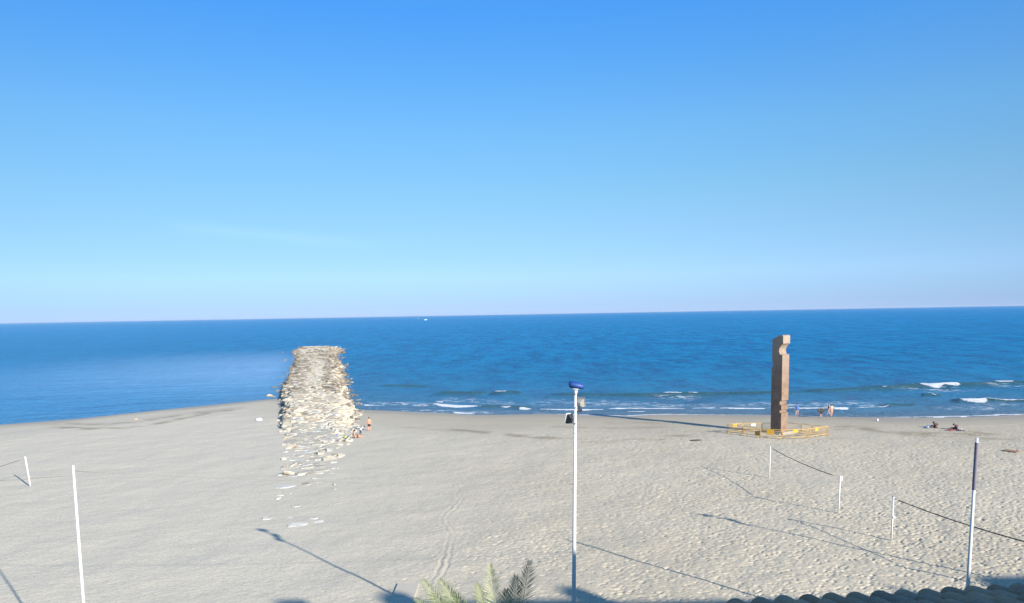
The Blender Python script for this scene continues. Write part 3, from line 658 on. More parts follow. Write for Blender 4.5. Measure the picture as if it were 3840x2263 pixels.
# ------------------------------------------------------------------ net posts, rolled nets, tall poles, rope
MWP = plain('white paint', (0.64, 0.64, 0.62), 0.35, 0.04, 3); MGR = plain('grey plastic', (0.35, 0.34, 0.33), 0.5, 0.1, 5)
MDK = plain('dark shade band', (0.17, 0.155, 0.20), 0.6, 0.08, 4); MNET = plain('black net', (0.035, 0.035, 0.04), 0.8, 0.2, 20)
MROPE = plain('grey rope', (0.26, 0.25, 0.22), 0.8, 0.2, 20)
def net_post(u, v, vt, label, kind, du=0.0, r=0.047):
    b = ground(u, v); h = height_at(b, vt); top = at_y(du, vt, b.y) if du else None
    rt = root('volleyball_post', b, label, 'post', 'white volleyball net posts', 0, (0, math.atan2(top.x-b.x, h) if top else 0))
    p = MB(); p.tube([(0, 0, -0.3), (0, 0, h*0.5), (0, 0, h)], [r, r, r*0.94], 16); p.build('post', MWP, rt, True)
    if kind == 'collar': c = MB(); c.tube([(0, 0, h*.57), (0, 0, h*.60)], r*1.12, 16); c.build('collar', MGR, rt, True)
    if kind == 'bracket': c = MB(); c.box((0.09, 0, h-0.20), (0.13, 0.10, 0.34)); c.build('bracket', MWP, rt, bevel=0.02)
    if kind == 'winch':
        c = MB(); c.box((0.07, -0.02, h*0.53), (0.15, 0.13, 0.13)); c.build('winch', MWP, rt, bevel=0.03)
        c = MB(); c.tube([(0, 0, h-0.12), (0, 0, h)], r*1.25, 16); c.build('cap', MWP, rt, True)
    return b, h
p1 = net_post(2885, 1792, 1674, 'white net post farthest away, nearest to the ringed stone pillar', 'plain', 2889)
p2 = net_post(3144, 1924, 1784, 'white net post with a square bracket at its top', 'bracket', 3151)
p3 = net_post(3343, 2025, 1864, 'white net post with a small winch halfway up, left of the tall dark banded pole', 'winch', 3350)
p4 = net_post(114, 1824, 1712, 'white leaning net post with a dark collar, at the left edge of the beach', 'collar', 94, 0.062)
p5 = net_post(-330, 1965, 1835, 'white net post outside the left edge', 'plain', 0) if False else None
def sag(a, b, s, n=24): return [Vector(a).lerp(Vector(b), k/n) - Vector((0, 0, s*4*(k/n)*(1-k/n))) for k in range(n+1)]
def rolled(name, a, b, s, r, label, lines=True):
    a = Vector(a); b = Vector(b); rt = root(name, (a+b)/2, label, 'net', 'rolled volleyball nets'); o = (a+b)/2
    pts = [p-o for p in sag(a, b, s)]; i0, i1 = 2, len(pts)-2 if lines else len(pts)
    m = MB(); m.tube(pts[i0-1:i1], [r*(0.8+0.3*random.random()) for _ in pts[i0-1:i1]], 8); m.build('rolled_mesh', MNET, rt, True)
    c = MB(); c.tube(pts, 0.006, 6); c.build('cord', MNET, rt, True)
t1 = p1[0]+Vector((0.06, 0, p1[1]-0.12)); t2 = p2[0]+Vector((0.0, 0, p2[1]-0.12))
rolled('rolled_net', t1, t2, 0.18, 0.030, 'black rolled net sagging between the two farther white posts')
t3 = p3[0]+Vector((0.05, 0, p3[1]-0.1)); far3 = ground(4130, 2330); far3 = far3+Vector((0, 0, 2.5))
e3 = t3 + (Vector((far3.x, far3.y, 2.5))-t3).normalized()*9.5
rolled('rolled_net', t3, e3, 0.15, 0.034, 'black rolled net running behind the tall dark banded pole')
t4 = p4[0]+Vector((-0.30, 0.0, p4[1]-0.2)); q4 = ground(-520, 2038)
e4 = at_y(-420, 1898, q4.y); e4 = Vector((q4.x, q4.y, 2.4))
rolled('rolled_net', t4, e4, 0.12, 0.016, 'thin net cord running off the left edge from the leaning white post')
def end_post(e):
    rt = root('volleyball_post', (e.x, e.y, 0), 'white net post just outside the picture', 'post', 'white volleyball net posts'); p = MB(); p.tube([(0, 0, -0.3), (0, 0, 2.6)], 0.062, 16); p.build('post', MWP, rt, True)
end_post(e3); end_post(e4)
def solve_pole(u_top, v_top, tipu, tipv):
    """height and place of a pole from its top pixel and the tip of its shadow"""
    tip = at(tipu, tipv); best = None
    for k in range(40, 200):
        h = k*0.06; g = tip + Vector((TOSUN.x, TOSUN.y, 0))*(h/TOSUN.z)
        t = Vector((g.x, g.y, h)); q = CROT.transposed() @ (t-Vector((0, 0, CAMZ)))
        uu, vv = CXP+FPX*q.x/-q.z, CYP-FPX*q.y/-q.z
        e = abs(vv-v_top)+0.5*abs(uu-u_top)
        if best is None or e < best[0]: best = (e, h, g)
    return best
def fit_x(y, u, v): return at_y(u, v, y)
# tall poles: top pixel and a distance
def tall_pole(ut, vt, ub, vb, D, r, label, shade_band):
    top = at_y(ut, vt, D); low = at_y(ub, vb, D); s = (top.x-low.x)/(top.z-low.z); bx = low.x-s*low.z
    rt = root('tall_pole', (bx, D, 0), label, 'pole', 'tall white poles'); dx = top.x-bx; h = top.z
    def pt(z): return (dx*z/h, 0, z)
    p = MB(); p.tube([pt(-0.3), pt(h*0.5), pt(h)], [r*1.15, r, r*0.68], 18); p.build('pole', MWP, rt, True)
    if shade_band:
        za = at_y(2398*1.525, shade_band[1], D).z; zb = at_y(2403*1.525, shade_band[0], D).z
        q = MB(); q.tube([pt(za), pt(zb)], r*1.04, 18, False); q.build('shade_band', MDK, rt, True)  # dark tube paints a shadow onto the upper part of the pole
    e = MB(); e.tube([(dx+0.0, -0.02, h-0.18), (dx+0.09, -0.02, h-0.18)], 0.02, 8); e.build('eyelet', MGR, rt, True)
    return Vector((bx+dx, D, h))
def sol_report(): print('POLES', solve_pole(274, 1746, 92, 2112), solve_pole(3664, 1643, 2029, 1998), solve_pole(2156, 1452, 1014, 2002))
sol_report()
PL_ = solve_pole(274, 1746, 92, 2112); PR_ = solve_pole(3664, 1643, 2029, 1998)
TL = tall_pole(274, 1746, 313, 2263, PL_[2].y, 0.0021*PL_[2].y, 'tall plain white pole at the left with a thin rope tied to its top', None)
TR = tall_pole(3664, 1643, 3629, 2200, PR_[2].y, 0.066, 'tall pole at the right with a dark purple shade band painted on its upper part', (1660, 1838))
def rope(a, b, s, label, r=0.009):
    a = Vector(a); b = Vector(b); o = (a+b)/2; m = MB(); m.tube([p-o for p in sag(a, b, s, 40)], r, 6)
    finish(m.build('rope', MROPE, None, True, loc=o), label, 'rope', 'thin ropes on the tall poles')
rope(TL+Vector((0.05, 0, -0.2)), TR+Vector((-0.05, 0, -1.2)), 0.55, 'thin grey rope sagging across the beach between the two tall poles')
rope(TL+Vector((-0.05, 0, -0.35)), TL+Vector((-14, 3.0, -0.9)), 0.25, 'thin grey rope leaving the left tall pole towards the left edge')

# ------------------------------------------------------------------ street lamp with two floodlights
MBLUE = plain('blue enamel', (0.012, 0.055, 0.21), 0.5, 0.1, 3); MFG = plain('floodlight grey', (0.26, 0.255, 0.24), 0.5, 0.1, 6)
MFD = plain('floodlight black', (0.035, 0.037, 0.045), 0.45, 0.15, 6); MGL = plain('floodlight glass', (0.55, 0.58, 0.60), 0.1, 0.05, 4)
def street_lamp(b, h, label, tilt=0.0):
    rt = root('street_lamp', b, label, 'street lamp', 'white street lamps with blue heads', 0, (0, tilt))
    p = MB(); p.tube([(0, 0, -0.2), (0, 0, h*.45), (0, 0, h-0.32)], [0.098, 0.072, 0.045], 20); p.build('pole', MWP, rt, True)
    bp = MB(); bp.tube([(0, 0, 0.0), (0, 0, 0.5)], 0.15, 20); bp.build('base_sleeve', MWP, rt, True)
    nk = MB(); nk.tube([(0, 0, h-0.34), (0.01, 0, h-0.24), (0.02, 0, h-0.18)], [0.056, 0.062, 0.07], 16); nk.build('neck', MWP, rt, True)
    hd = root('head', (0.06, 0, h-0.02), None, None); hd.parent = rt
    # lens-shaped blue head, tilted, blunt at the left end
    hd.scale = (.84, .84, .9)
    m = MB(); n = 18; prof = [(-0.36, 0.11), (-0.33, 0.145), (-0.22, 0.165), (-0.05, 0.17), (0.12, 0.155), (0.25, 0.115), (0.33, 0.06), (0.37, 0.01)]
    for x, r in prof:
        for j in range(n):
            a = 2*math.pi*j/n; m.v.append(Vector((x, r*1.25*math.cos(a), r*(1.0 if math.sin(a) > 0 else 0.85)*math.sin(a) + 0.02 - 0.16*x)))
    for k in range(len(prof)-1):
        for j in range(n): a = k*n+j; c = k*n+(j+1) % n; m.f.append([a, c, c+n, a+n])
    m.f.append(list(range(n))[::-1]); m.f.append(list(range((len(prof)-1)*n, len(prof)*n))); m.build('housing', MBLUE, hd, True)
    q = MB(); q.ell((-0.06, 0, -0.10), (0.20, 0.13, 0.07)); q.build('diffuser', MGL, hd, True)
    def flood(z, sx, yaw, mat_, dark):
        f = root('floodlight', (0, 0, z), None, None); f.parent = rt; f.scale = (.86, .86, .86)
        M = Matrix.Rotation(yaw, 3, 'Z') @ Matrix.Rotation(R_(18), 3, 'X')
        c = Vector((sx*0.22, 0.05, 0.02))
        a = MB(); poly = [(-0.19, -0.20), (0.19, -0.20), (0.17, 0.17), (-0.17, 0.17)]
        for dy, s in ((0.10, 1.0), (0.04, 1.0), (-0.08, 0.78), (-0.16, 0.45)):
            for x, zz in poly: a.v.append(c + M @ Vector((x*s*(0.78 if not dark else 0.7), dy, zz*s*(1.15 if dark else 1.0))))
        for k in range(3):
            for j in range(4): i = k*4+j; i2 = k*4+(j+1) % 4; a.f.append([i, i2, i2+4, i+4])
        a.f.append([3, 2, 1, 0]); a.f.append([12, 13, 14, 15]); a.build('case', mat_, f, bevel=0.015)
        r_ = MB(); r_.box(c+M @ Vector((0, 0.115, 0)), (0.34, 0.03, 0.44), M); r_.build('rim', MFG if not dark else MWP, f, bevel=0.01)
        g = MB(); g.box(c+M @ Vector((0, 0.135, 0)), (0.27, 0.012, 0.34), M); g.build('glass', MGL, f)
        if dark:
            e = MB(); e.ell(c+M @ Vector((0, -0.15, 0.02)), (0.07, 0.06, 0.15), M=M); e.build('ballast_box', MFD, f, True)
        y = MB(); y.tube([(0, 0, -0.16), c+Vector((-sx*0.05, 0, -0.18)), c+M @ Vector((0, 0, -0.13))], 0.02, 8); y.tube([(0, -0.11, -0.16), (0, 0.11, -0.16)], 0.03, 8); y.build('bracket', MFG, f, True)
        k = MB(); k.tube([(0, 0, -0.2), (0, 0, -0.12)], 0.075, 14); k.build('clamp', MWP, f, True)
        if not dark: k = MB(); k.box((sx*0.2, -0.02, -0.28), (0.17, 0.13, 0.16)); k.build('ballast_box', MFD, f, bevel=0.01)
    flood(h-0.66, 1, R_(-28), MFG, False); flood(h-1.25, -1, R_(30), MFD, True)
    for z in (h-0.42, h-1.75): k = MB(); k.tube([(0, 0, z), (0, 0, z+0.02)], 0.066, 16); k.build('joint_ring', MWP, rt, True)
    return rt
LM = solve_pole(2156, 1452, 1014, 2002); LD = LM[2].y
lt = at_y(2158, 1447, LD); ll = at_y(2152, 2200, LD); bx = ll.x-(lt.x-ll.x)/(lt.z-ll.z)*ll.z
street_lamp((bx, LD, 0), lt.z, 'tall white lamp post with blue head and two floodlights, mid beach', math.atan2(lt.x-bx, lt.z))
tip2 = at(2648, 1933); h2 = lt.z-0.05; g2 = tip2+Vector((TOSUN.x, TOSUN.y, 0))*(h2/TOSUN.z)
street_lamp((g2.x, g2.y, 0), h2, 'second white lamp post outside the right edge, seen only by its shadow on the sand')

# ------------------------------------------------------------------ people
def skin(name, V, E, R, m, parent, lvl=2, root_i=0):
    me = bpy.data.meshes.new(name+'_cage'); me.from_pydata([tuple(v) for v in V], E, []); me.update()
    o = bpy.data.objects.new(name+'_cage', me); COL.objects.link(o)
    o.modifiers.new('s', 'SKIN'); d = me.skin_vertices[0].data
    for i, r in enumerate(R): d[i].radius = (r, r) if not isinstance(r, tuple) else r; d[i].use_root = (i == root_i)
    ss = o.modifiers.new('u', 'SUBSURF'); ss.levels = lvl; ss.render_levels = lvl
    dg = bpy.context.evaluated_depsgraph_get(); m2 = bpy.data.meshes.new_from_object(o.evaluated_get(dg))
    bpy.data.objects.remove(o); bpy.data.meshes.remove(me); m2.name = name
    m2.materials.clear(); m2.materials.append(m); m2.polygons.foreach_set('use_smooth', [True]*len(m2.polygons))
    ob = bpy.data.objects.new(name, m2); COL.objects.link(ob)
    if parent is not None: ob.parent = parent
    return ob
STD = dict(pel=(0,0,.93), wai=(0,.01,1.08), che=(0,.0,1.27), upc=(0,-.01,1.40), nek=(0,0,1.51), hd1=(0,.02,1.57), hd2=(0,.015,1.66), hd3=(0,0,1.735),
 shL=(-.185,-.01,1.41), elL=(-.25,-.02,1.13), wrL=(-.27,.05,.88), paL=(-.275,.08,.80), shR=(.185,-.01,1.41), elR=(.25,-.02,1.13), wrR=(.27,.05,.88), paR=(.275,.08,.80),
 hiL=(-.095,0,.88), knL=(-.11,.03,.49), anL=(-.11,-.02,.09), toL=(-.13,.15,.03), hiR=(.095,0,.88), knR=(.11,.03,.49), anR=(.11,-.02,.09), toR=(.13,.15,.03))
RAD = dict(pel=(.165,.125), wai=(.145,.11), che=(.19,.125), upc=(.155,.10), nek=.052, hd1=(.062,.075), hd2=(.082,.10), hd3=.05,
 shL=.058, elL=.042, wrL=.027, paL=(.038,.018), shR=.058, elR=.042, wrR=.027, paR=(.038,.018), hiL=.102, knL=.064, anL=.04, toL=.03, hiR=.102, knR=.064, anR=.04, toR=.03)
EDG = [('pel','wai'),('wai','che'),('che','upc'),('upc','nek'),('nek','hd1'),('hd1','hd2'),('hd2','hd3'),('upc','shL'),('shL','elL'),('elL','wrL'),('wrL','paL'),('upc','shR'),('shR','elR'),('elR','wrR'),('wrR','paR'),
 ('pel','hiL'),('hiL','knL'),('knL','anL'),('anL','toL'),('pel','hiR'),('hiR','knR'),('knR','anR'),('anR','toR')]
MHAIR = plain('dark hair', (0.025, 0.018, 0.014), 0.6, 0.2, 20)
def person(loc, face, label, pose=None, scale=1.0, skinc=(0.62, 0.33, 0.22), clothes=(), hair=1.0, hairlong=False, rad=None):
    J = dict(STD); J.update(pose or {}); Rr = dict(RAD); Rr.update(rad or {})
    J = {k: Vector(v)*scale for k, v in J.items()}; sc = lambda r: tuple(q*scale for q in r) if isinstance(r, tuple) else r*scale
    keys = list(STD); V = [J[k] for k in keys]; Rs = [sc(Rr[k]) for k in keys]; E = [(keys.index(a), keys.index(b)) for a, b in EDG]
    def add(p, r, frm): V.append(p); Rs.append(r); E.append((frm, len(V)-1)); return len(V)-1
    up = (J['hd3']-J['nek']).normalized(); side = (J['shR']-J['shL']).normalized(); fwd = (up.cross(side)).normalized()
    if fwd.y < 0 and not pose: fwd = -fwd
    hc = J['hd2']; h1 = J['hd1']
    add(h1.lerp(hc, .45)+fwd*0.115*scale, 0.012*scale, keys.index('hd1'))            # nose
    for s in (-1, 1): add(hc+side*s*0.092*scale-up*0.03*scale, 0.014*scale, keys.index('hd2'))   # ears
    for S_ in ('L', 'R'):
        pa, wr = J['pa'+S_], J['wr'+S_]; d = (pa-wr).normalized(); k = keys.index('pa'+S_); sgn = -1 if S_ == 'L' else 1
        ac = (fwd-d*fwd.dot(d)); ac = ac.normalized() if ac.length > .05 else d.orthogonal().normalized(); cu = d.cross(ac)*sgn
        for q, ln in ((-1.5, .062), (-.5, .075), (.5, .078), (1.5, .070)):
            a0 = add(pa+d*0.045*scale+ac*q*0.019*scale, 0.0085*scale, k); a1 = add(V[a0]+(d*ln*.6+cu*0.01)*scale, 0.008*scale, a0); add(V[a1]+(d*ln*.5+cu*0.022)*scale, 0.0068*scale, a1)
        t0 = add(wr.lerp(pa, .55)+ac*0.036*scale, 0.0105*scale, keys.index('wr'+S_)); add(V[t0]+(ac*0.022+d*0.045)*scale, 0.009*scale, t0)
    m = plain('skin %.2f' % skinc[0], skinc, 0.55, 0.06, 8)
    b = skin('person', V, E, Rs, m, None); b.location = loc; b.rotation_euler = (0, 0, face); finish(b, label, 'person')
    # face: eyes and mouth
    for s in (-1, 1):
        e = MB(); e.ell(hc+fwd*0.088*scale+side*s*0.034*scale-up*0.018*scale, (.012*scale,)*3, 8, 6); e.build('eye', MHAIR, b, True)
    e = MB(); e.ell(h1+fwd*0.078*scale-up*0.004*scale, (.022*scale, .012*scale, .007*scale), 8, 6); e.build('mouth', plain('lips', (.45, .14, .12), .5), b, True)
    M = Matrix((side, fwd, up)).transposed()
    hr = MB(); hr.ell(hc-fwd*0.018*scale+up*0.022*scale, (0.102*scale*hair, 0.112*scale*hair, 0.098*scale*hair), 16, 12, M=M, zmin=-0.55)
    if hairlong: hr.ell(hc-fwd*0.085*scale-up*0.10*scale, (0.085*scale, 0.045*scale, 0.17*scale), 12, 10, M=M)
    hr.build('hair', MHAIR, b, True)
    for nm, mt, parts, infl in clothes:
        ks = []; EE = []; VV = []; RR = []
        def vid(key, pos, r):
            if key not in ks: ks.append(key); VV.append(pos); RR.append(r)
            return ks.index(key)
        for a, c, t in parts:
            ia = vid(a, J[a], sc(tuple(q+infl for q in Rr[a]) if isinstance(Rr[a], tuple) else Rr[a]+infl))
            key = c if t >= 1 else c+'_'; pos = J[a].lerp(J[c], t); ra = Rr[a] if not isinstance(Rr[a], tuple) else sum(Rr[a])/2; rc = Rr[c] if not isinstance(Rr[c], tuple) else sum(Rr[c])/2
            ib = vid(key, pos, sc(tuple(q+infl for q in Rr[c])) if (t >= 1 and isinstance(Rr[c], tuple)) else sc(ra*(1-t)+rc*t+infl)); EE.append((ia, ib))
        skin(nm, VV, EE, RR, mt, b, 2)
    return b
SHORTS = [('pel','wai',.35),('pel','hiL',1),('hiL','knL',.85),('pel','hiR',1),('hiR','knR',.85)]
BRIEF = [('pel','wai',.2),('pel','hiL',1),('hiL','knL',.12),('pel','hiR',1),('hiR','knR',.12)]
SHIRT = [('wai','pel',.6),('wai','che',1),('che','upc',1),('upc','shL',1),('shL','elL',.55),('upc','shR',1),('shR','elR',.55)]
TROUS = [('pel','wai',.3),('pel','hiL',1),('hiL','knL',1),('knL','anL',.92),('pel','hiR',1),('hiR','knR',1),('knR','anR',.92)]
TOP = [('che','wai',.15),('che','upc',.4)]
MBS = plain('black shorts', (0.018, 0.016, 0.02), 0.8, 0.2, 12); MWT = plain('white cotton', (0.82, 0.83, 0.86), 0.8, 0.05, 9); MJE = plain('blue jeans', (0.07, 0.10, 0.19), 0.8, 0.2, 14)
MBT = plain('blue cotton', (0.06, 0.16, 0.46), 0.8, 0.12, 9); MRD = plain('red swimwear', (0.55, 0.04, 0.06), 0.7, 0.1, 9); MNV = plain('dark wetsuit', (0.015, 0.018, 0.03), 0.6, 0.2, 9); MPK = plain('dark brown cloth', (0.12, 0.075, 0.075), 0.8, 0.15, 9)
g = ground(1385, 1617)
person(g, R_(8), 'bare chested person in black knee shorts standing right of the jetty, seen from behind', {'elL': (-.30,-.02,1.16), 'wrL': (-.37,.02,.92), 'paL': (-.385,.05,.84), 'elR': (.28,-.02,1.14), 'wrR': (.33,.04,.89), 'paR': (.34,.07,.81)}, 0.97, (0.54, 0.27, 0.17), [('shorts', MBS, SHORTS, .022)])
g = ground(1352, 1633)
person(g, R_(-75), 'small child in white shirt and jeans bending over, one arm flung out', dict(pel=(0,0,.88), wai=(0,.10,1.03), che=(0,.24,1.16), upc=(0,.36,1.24), nek=(0,.45,1.30), hd1=(0,.52,1.31), hd2=(0,.60,1.34), hd3=(0,.66,1.37),
  shL=(-.16,.33,1.25), elL=(-.44,.22,1.24), wrL=(-.70,.10,1.28), paL=(-.78,.09,1.31), shR=(.16,.33,1.22), elR=(.25,.52,1.05), wrR=(.28,.68,.92), paR=(.29,.74,.88), knL=(-.13,-.02,.49), anL=(-.15,-.12,.09), toL=(-.17,.04,.03), knR=(.13,.12,.49), anR=(.15,.10,.09), toR=(.17,.27,.03)),
  0.76, (0.30, 0.17, 0.11), [('shirt', MWT, SHIRT, .022), ('trousers', MJE, TROUS, .02)])
g = ground(1331, 1643)
SIT = dict(pel=(0,0,.12), wai=(0,-.06,.27), che=(0,-.10,.46), upc=(0,-.08,.60), nek=(0,-.05,.70), hd1=(0,-.01,.76), hd2=(0,0,.85), hd3=(0,-.01,.915), shL=(-.18,-.09,.61), elL=(-.26,-.24,.34), wrL=(-.28,-.34,.10), paL=(-.28,-.38,.04),
  shR=(.18,-.09,.61), elR=(.27,-.02,.36), wrR=(.20,.20,.30), paR=(.18,.27,.27), hiL=(-.10,.02,.12), knL=(-.14,.44,.30), anL=(-.12,.78,.06), toL=(-.13,.92,.10), hiR=(.10,.02,.12), knR=(.13,.46,.16), anR=(.15,.86,.06), toR=(.16,.98,.12))
person(g, R_(-78), 'person with dark hair sitting at the jetty foot, legs stretched right', SIT, 1.0, (0.54, 0.28, 0.19), [('dark_skirt', MBS, [('pel','wai',.25),('pel','hiL',1),('hiL','knL',.95),('pel','hiR',1),('hiR','knR',.95)], .03), ('top', plain('grey cotton', (.42, .36, .36), .8), SHIRT[:4], .015)], 1.12, True)
g = ground(2988, 1562)
person(g, R_(-25), 'person in a loose blue shirt walking along the waterline right of the stone pillar', {'elR': (.27,.10,1.18), 'wrR': (.30,.30,1.02), 'paR': (.31,.37,.98), 'elL': (-.25,-.06,1.14), 'wrL': (-.28,-.06,.88), 'paL': (-.29,-.05,.80), 'anL': (-.12,-.22,.10), 'toL': (-.13,-.08,.03), 'knL': (-.11,-.04,.50), 'anR': (.11,.12,.09), 'toR': (.12,.30,.03)}, 0.99, (0.50, 0.30, 0.23),
  [('shirt', MBT, [('wai','pel',1),('wai','che',1),('che','upc',1),('upc','shL',1),('shL','elL',.8),('upc','shR',1),('shR','elR',.5)], .04), ('shorts', MBT, BRIEF, .02)])
g = ground(3079, 1567)
bd = person(g, R_(15), 'person in dark clothes carrying a dark bodyboard at the waterline', {'elL': (-.30,-.10,1.16), 'wrL': (-.36,.05,1.00), 'paL': (-.36,.10,.96), 'elR': (.32,-.08,1.16), 'wrR': (.34,.10,1.04), 'paR': (.33,.17,1.02)}, 0.88, (0.50, 0.31, 0.24), [('wetsuit', MNV, SHIRT+[], .02), ('shorts', MNV, SHORTS, .02)])
bb = MB(); poly = []
for k in range(28):
    a = 2*math.pi*k/28; poly.append((0.56*math.copysign(abs(math.cos(a))**0.9, math.cos(a)), 0.235*math.copysign(abs(math.sin(a))**0.8, math.sin(a))))
bb.prism(poly, 0.06, Matrix.Rotation(R_(90), 3, 'X')); ob = bb.build('bodyboard', plain('dark foam', (0.018, 0.015, 0.017), .6), None, bevel=0.012)
ob.location = Vector(g)+Vector((-0.12, -0.20, 0.98)); ob.rotation_euler = (R_(0), R_(-6), R_(12)); finish(ob, 'dark oval bodyboard held sideways by a person at the waterline', 'bodyboard')
WALK = {'knL': (-.10,.12,.50), 'anL': (-.10,.24,.14), 'toL': (-.11,.40,.08), 'knR': (.10,-.02,.49), 'anR': (.10,-.22,.12), 'toR': (.11,-.08,.03), 'elL': (-.24,-.12,1.16), 'wrL': (-.25,-.10,.92), 'paL': (-.25,-.07,.84)}
g = ground(3108, 1560)
person(g, R_(60), 'person in dark swim briefs walking beside the one in red, left of the pair', WALK, 0.98, (0.56, 0.35, 0.27), [('swim_briefs', MBS, BRIEF, .014), ('bikini_top', MBS, TOP, .012)])
g = ground(3118, 1564)
person(g, R_(20), 'person in red swim briefs at the waterline, rightmost of the group', {'anR': (.11,.08,.09), 'toR': (.13,.26,.03)}, 0.97, (0.58, 0.33, 0.22), [('swim_briefs', MRD, BRIEF, .014)], 1.0, False)

# two people crouched on the sand, their bags and towels
CR = dict(SIT); 
g = ground(3509, 1606)
person(g, R_(35), 'person with dark hair in brown top sitting curled up beside a white bag', dict(SIT, upc=(0,.06,.52), che=(0,-.04,.42), nek=(0,.14,.58), hd1=(0,.20,.60), hd2=(0,.26,.64), hd3=(0,.30,.70), shL=(-.18,.05,.53), shR=(.18,.05,.53)), 0.95, (0.32, 0.18, 0.14), [('shirt', MPK, SHIRT, .09), ('shorts', MBS, SHORTS, .02)], 1.25)
g = ground(3585, 1612)
person(g, R_(55), 'person in dark purple top sitting curled up on a dark towel', dict(SIT, upc=(0,.06,.52), che=(0,-.04,.42), nek=(0,.14,.58), hd1=(0,.20,.60), hd2=(0,.26,.64), hd3=(0,.30,.70), shL=(-.18,.05,.53), shR=(.18,.05,.53)), 0.9, (0.50, 0.28, 0.24), [('shirt', plain('dark purple cloth', (.09, .045, .07), .8), SHIRT, .09), ('shorts', MBS, SHORTS, .02)], 1.2)
def lump(name, u, v, d, m, label, cat, rz=0.0, seed=1, grp=None):
    g = ground(u, v); mb = MB(); mb.ell((0, 0, d[2]*0.55), d, 18, 12, zmin=-0.7); rg = random.Random(seed)
    for i, p in enumerate(mb.v): mb.v[i] = Vector((p.x, p.y, p.z))*(1+0.22*mnoise.noise(Vector((p.x/d[0]*1.6+seed, p.y/d[1]*1.6, p.z/d[2]*1.6))))
    o = mb.build(name, m, None, True, loc=(g.x, g.y, g.z-0.01)); o.rotation_euler = (0, 0, rz); finish(o, label, cat, grp); return o
lump('beach_bag', 3481, 1604, (.26, .22, .17), MWT, 'white cloth beach bag standing left of the curled up person', 'bag', seed=2)
lump('dark_backpack', 3472, 1607, (.30, .16, .08), MJE, 'flat navy bag lying on the sand next to the white one', 'bag', seed=3)
def towel(u, v, w, l, rz, m, label, name='beach_towel'):
    g = ground(u, v); n = 12; V = []; F = []
    for i in range(n+1):
        for j in range(n+1):
            x = (i/n-.5)*w; y = (j/n-.5)*l; V.append((x, y, 0.035+0.025*mnoise.noise(Vector((x*5, y*5, u)))))
    top = len(V)
    for i in range(n+1):
        for j in range(n+1): V.append((V[i*(n+1)+j][0], V[i*(n+1)+j][1], V[i*(n+1)+j][2]-0.012))
    for i in range(n):
        for j in range(n):
            a = i*(n+1)+j; F.append((a, a+n+1, a+n+2, a+1)); F.append((top+a, top+a+1, top+a+n+2, top+a+n+1))
    bd_ = [i for i in range(n+1)]+[i*(n+1)+n for i in range(1, n+1)]+[n*(n+1)+j for j in range(n-1, -1, -1)]+[i*(n+1) for i in range(n-1, 0, -1)]
    for k in range(len(bd_)): a, c = bd_[k], bd_[(k+1) % len(bd_)]; F.append((a, c, top+c, top+a))
    o = mesh_obj(name, V, F, m, None, True, (g.x, g.y, g.z+0.01)); o.rotation_euler = (0, 0, rz); finish(o, label, 'towel', 'towels on the right side of the beach'); return o
towel(3564, 1615, .9, .8, .3, plain('red cloth', (.40, .10, .08), .9), 'dark red towel lying left of the person in purple')
towel(3590, 1614, .9, 1.6, .2, plain('dark grey cloth', (.10, .09, .10), .9), 'dark towel under the person in purple')
towel(3602, 1611, .35, .4, .5, MWT, 'small white cloth right of the person in purple', 'small_cloth')
towel(3792, 1693, 1.0, 1.3, .5, plain('brown cloth', (.26, .14, .09), .9), 'brown crumpled cloth lying alone near the right edge')
b_ = ground(3290, 1579); mb = MB(); mb.ell((0, 0, .13), (.14, .14, .14), 16, 12); finish(mb.build('beach_ball', MWT, None, True, loc=b_), 'small white ball lying on the sand right of the bathers', 'ball')
lump('white_bundle', 972, 1577, (.42, .30, .20), MWT, 'white bundle on the sand left of the jetty', 'bundle', .4, 5)
lump('orange_crate_lid', 510, 1573, (.30, .22, .07), plain('faded orange', (.75, .45, .20), .7), 'small orange object on the sand near the left waterline', 'litter', .2, 6)
lump('green_bag', 1298, 1643, (.26, .22, .16), plain('lime cloth', (.50, .62, .12), .7), 'yellow green bag lying left of the seated person', 'bag', .2, 7)
lump('white_bag', 1319, 1653, (.13, .12, .10), MWT, 'small white bag below the seated person', 'bag', .2, 8)
lump('driftwood_heap', 2611, 1652, (.7, .35, .05), plain('dark wood', (.09, .07, .05), .9), 'small dark patch of seaweed lying left of the yellow barriers', 'seaweed', .1, 9)

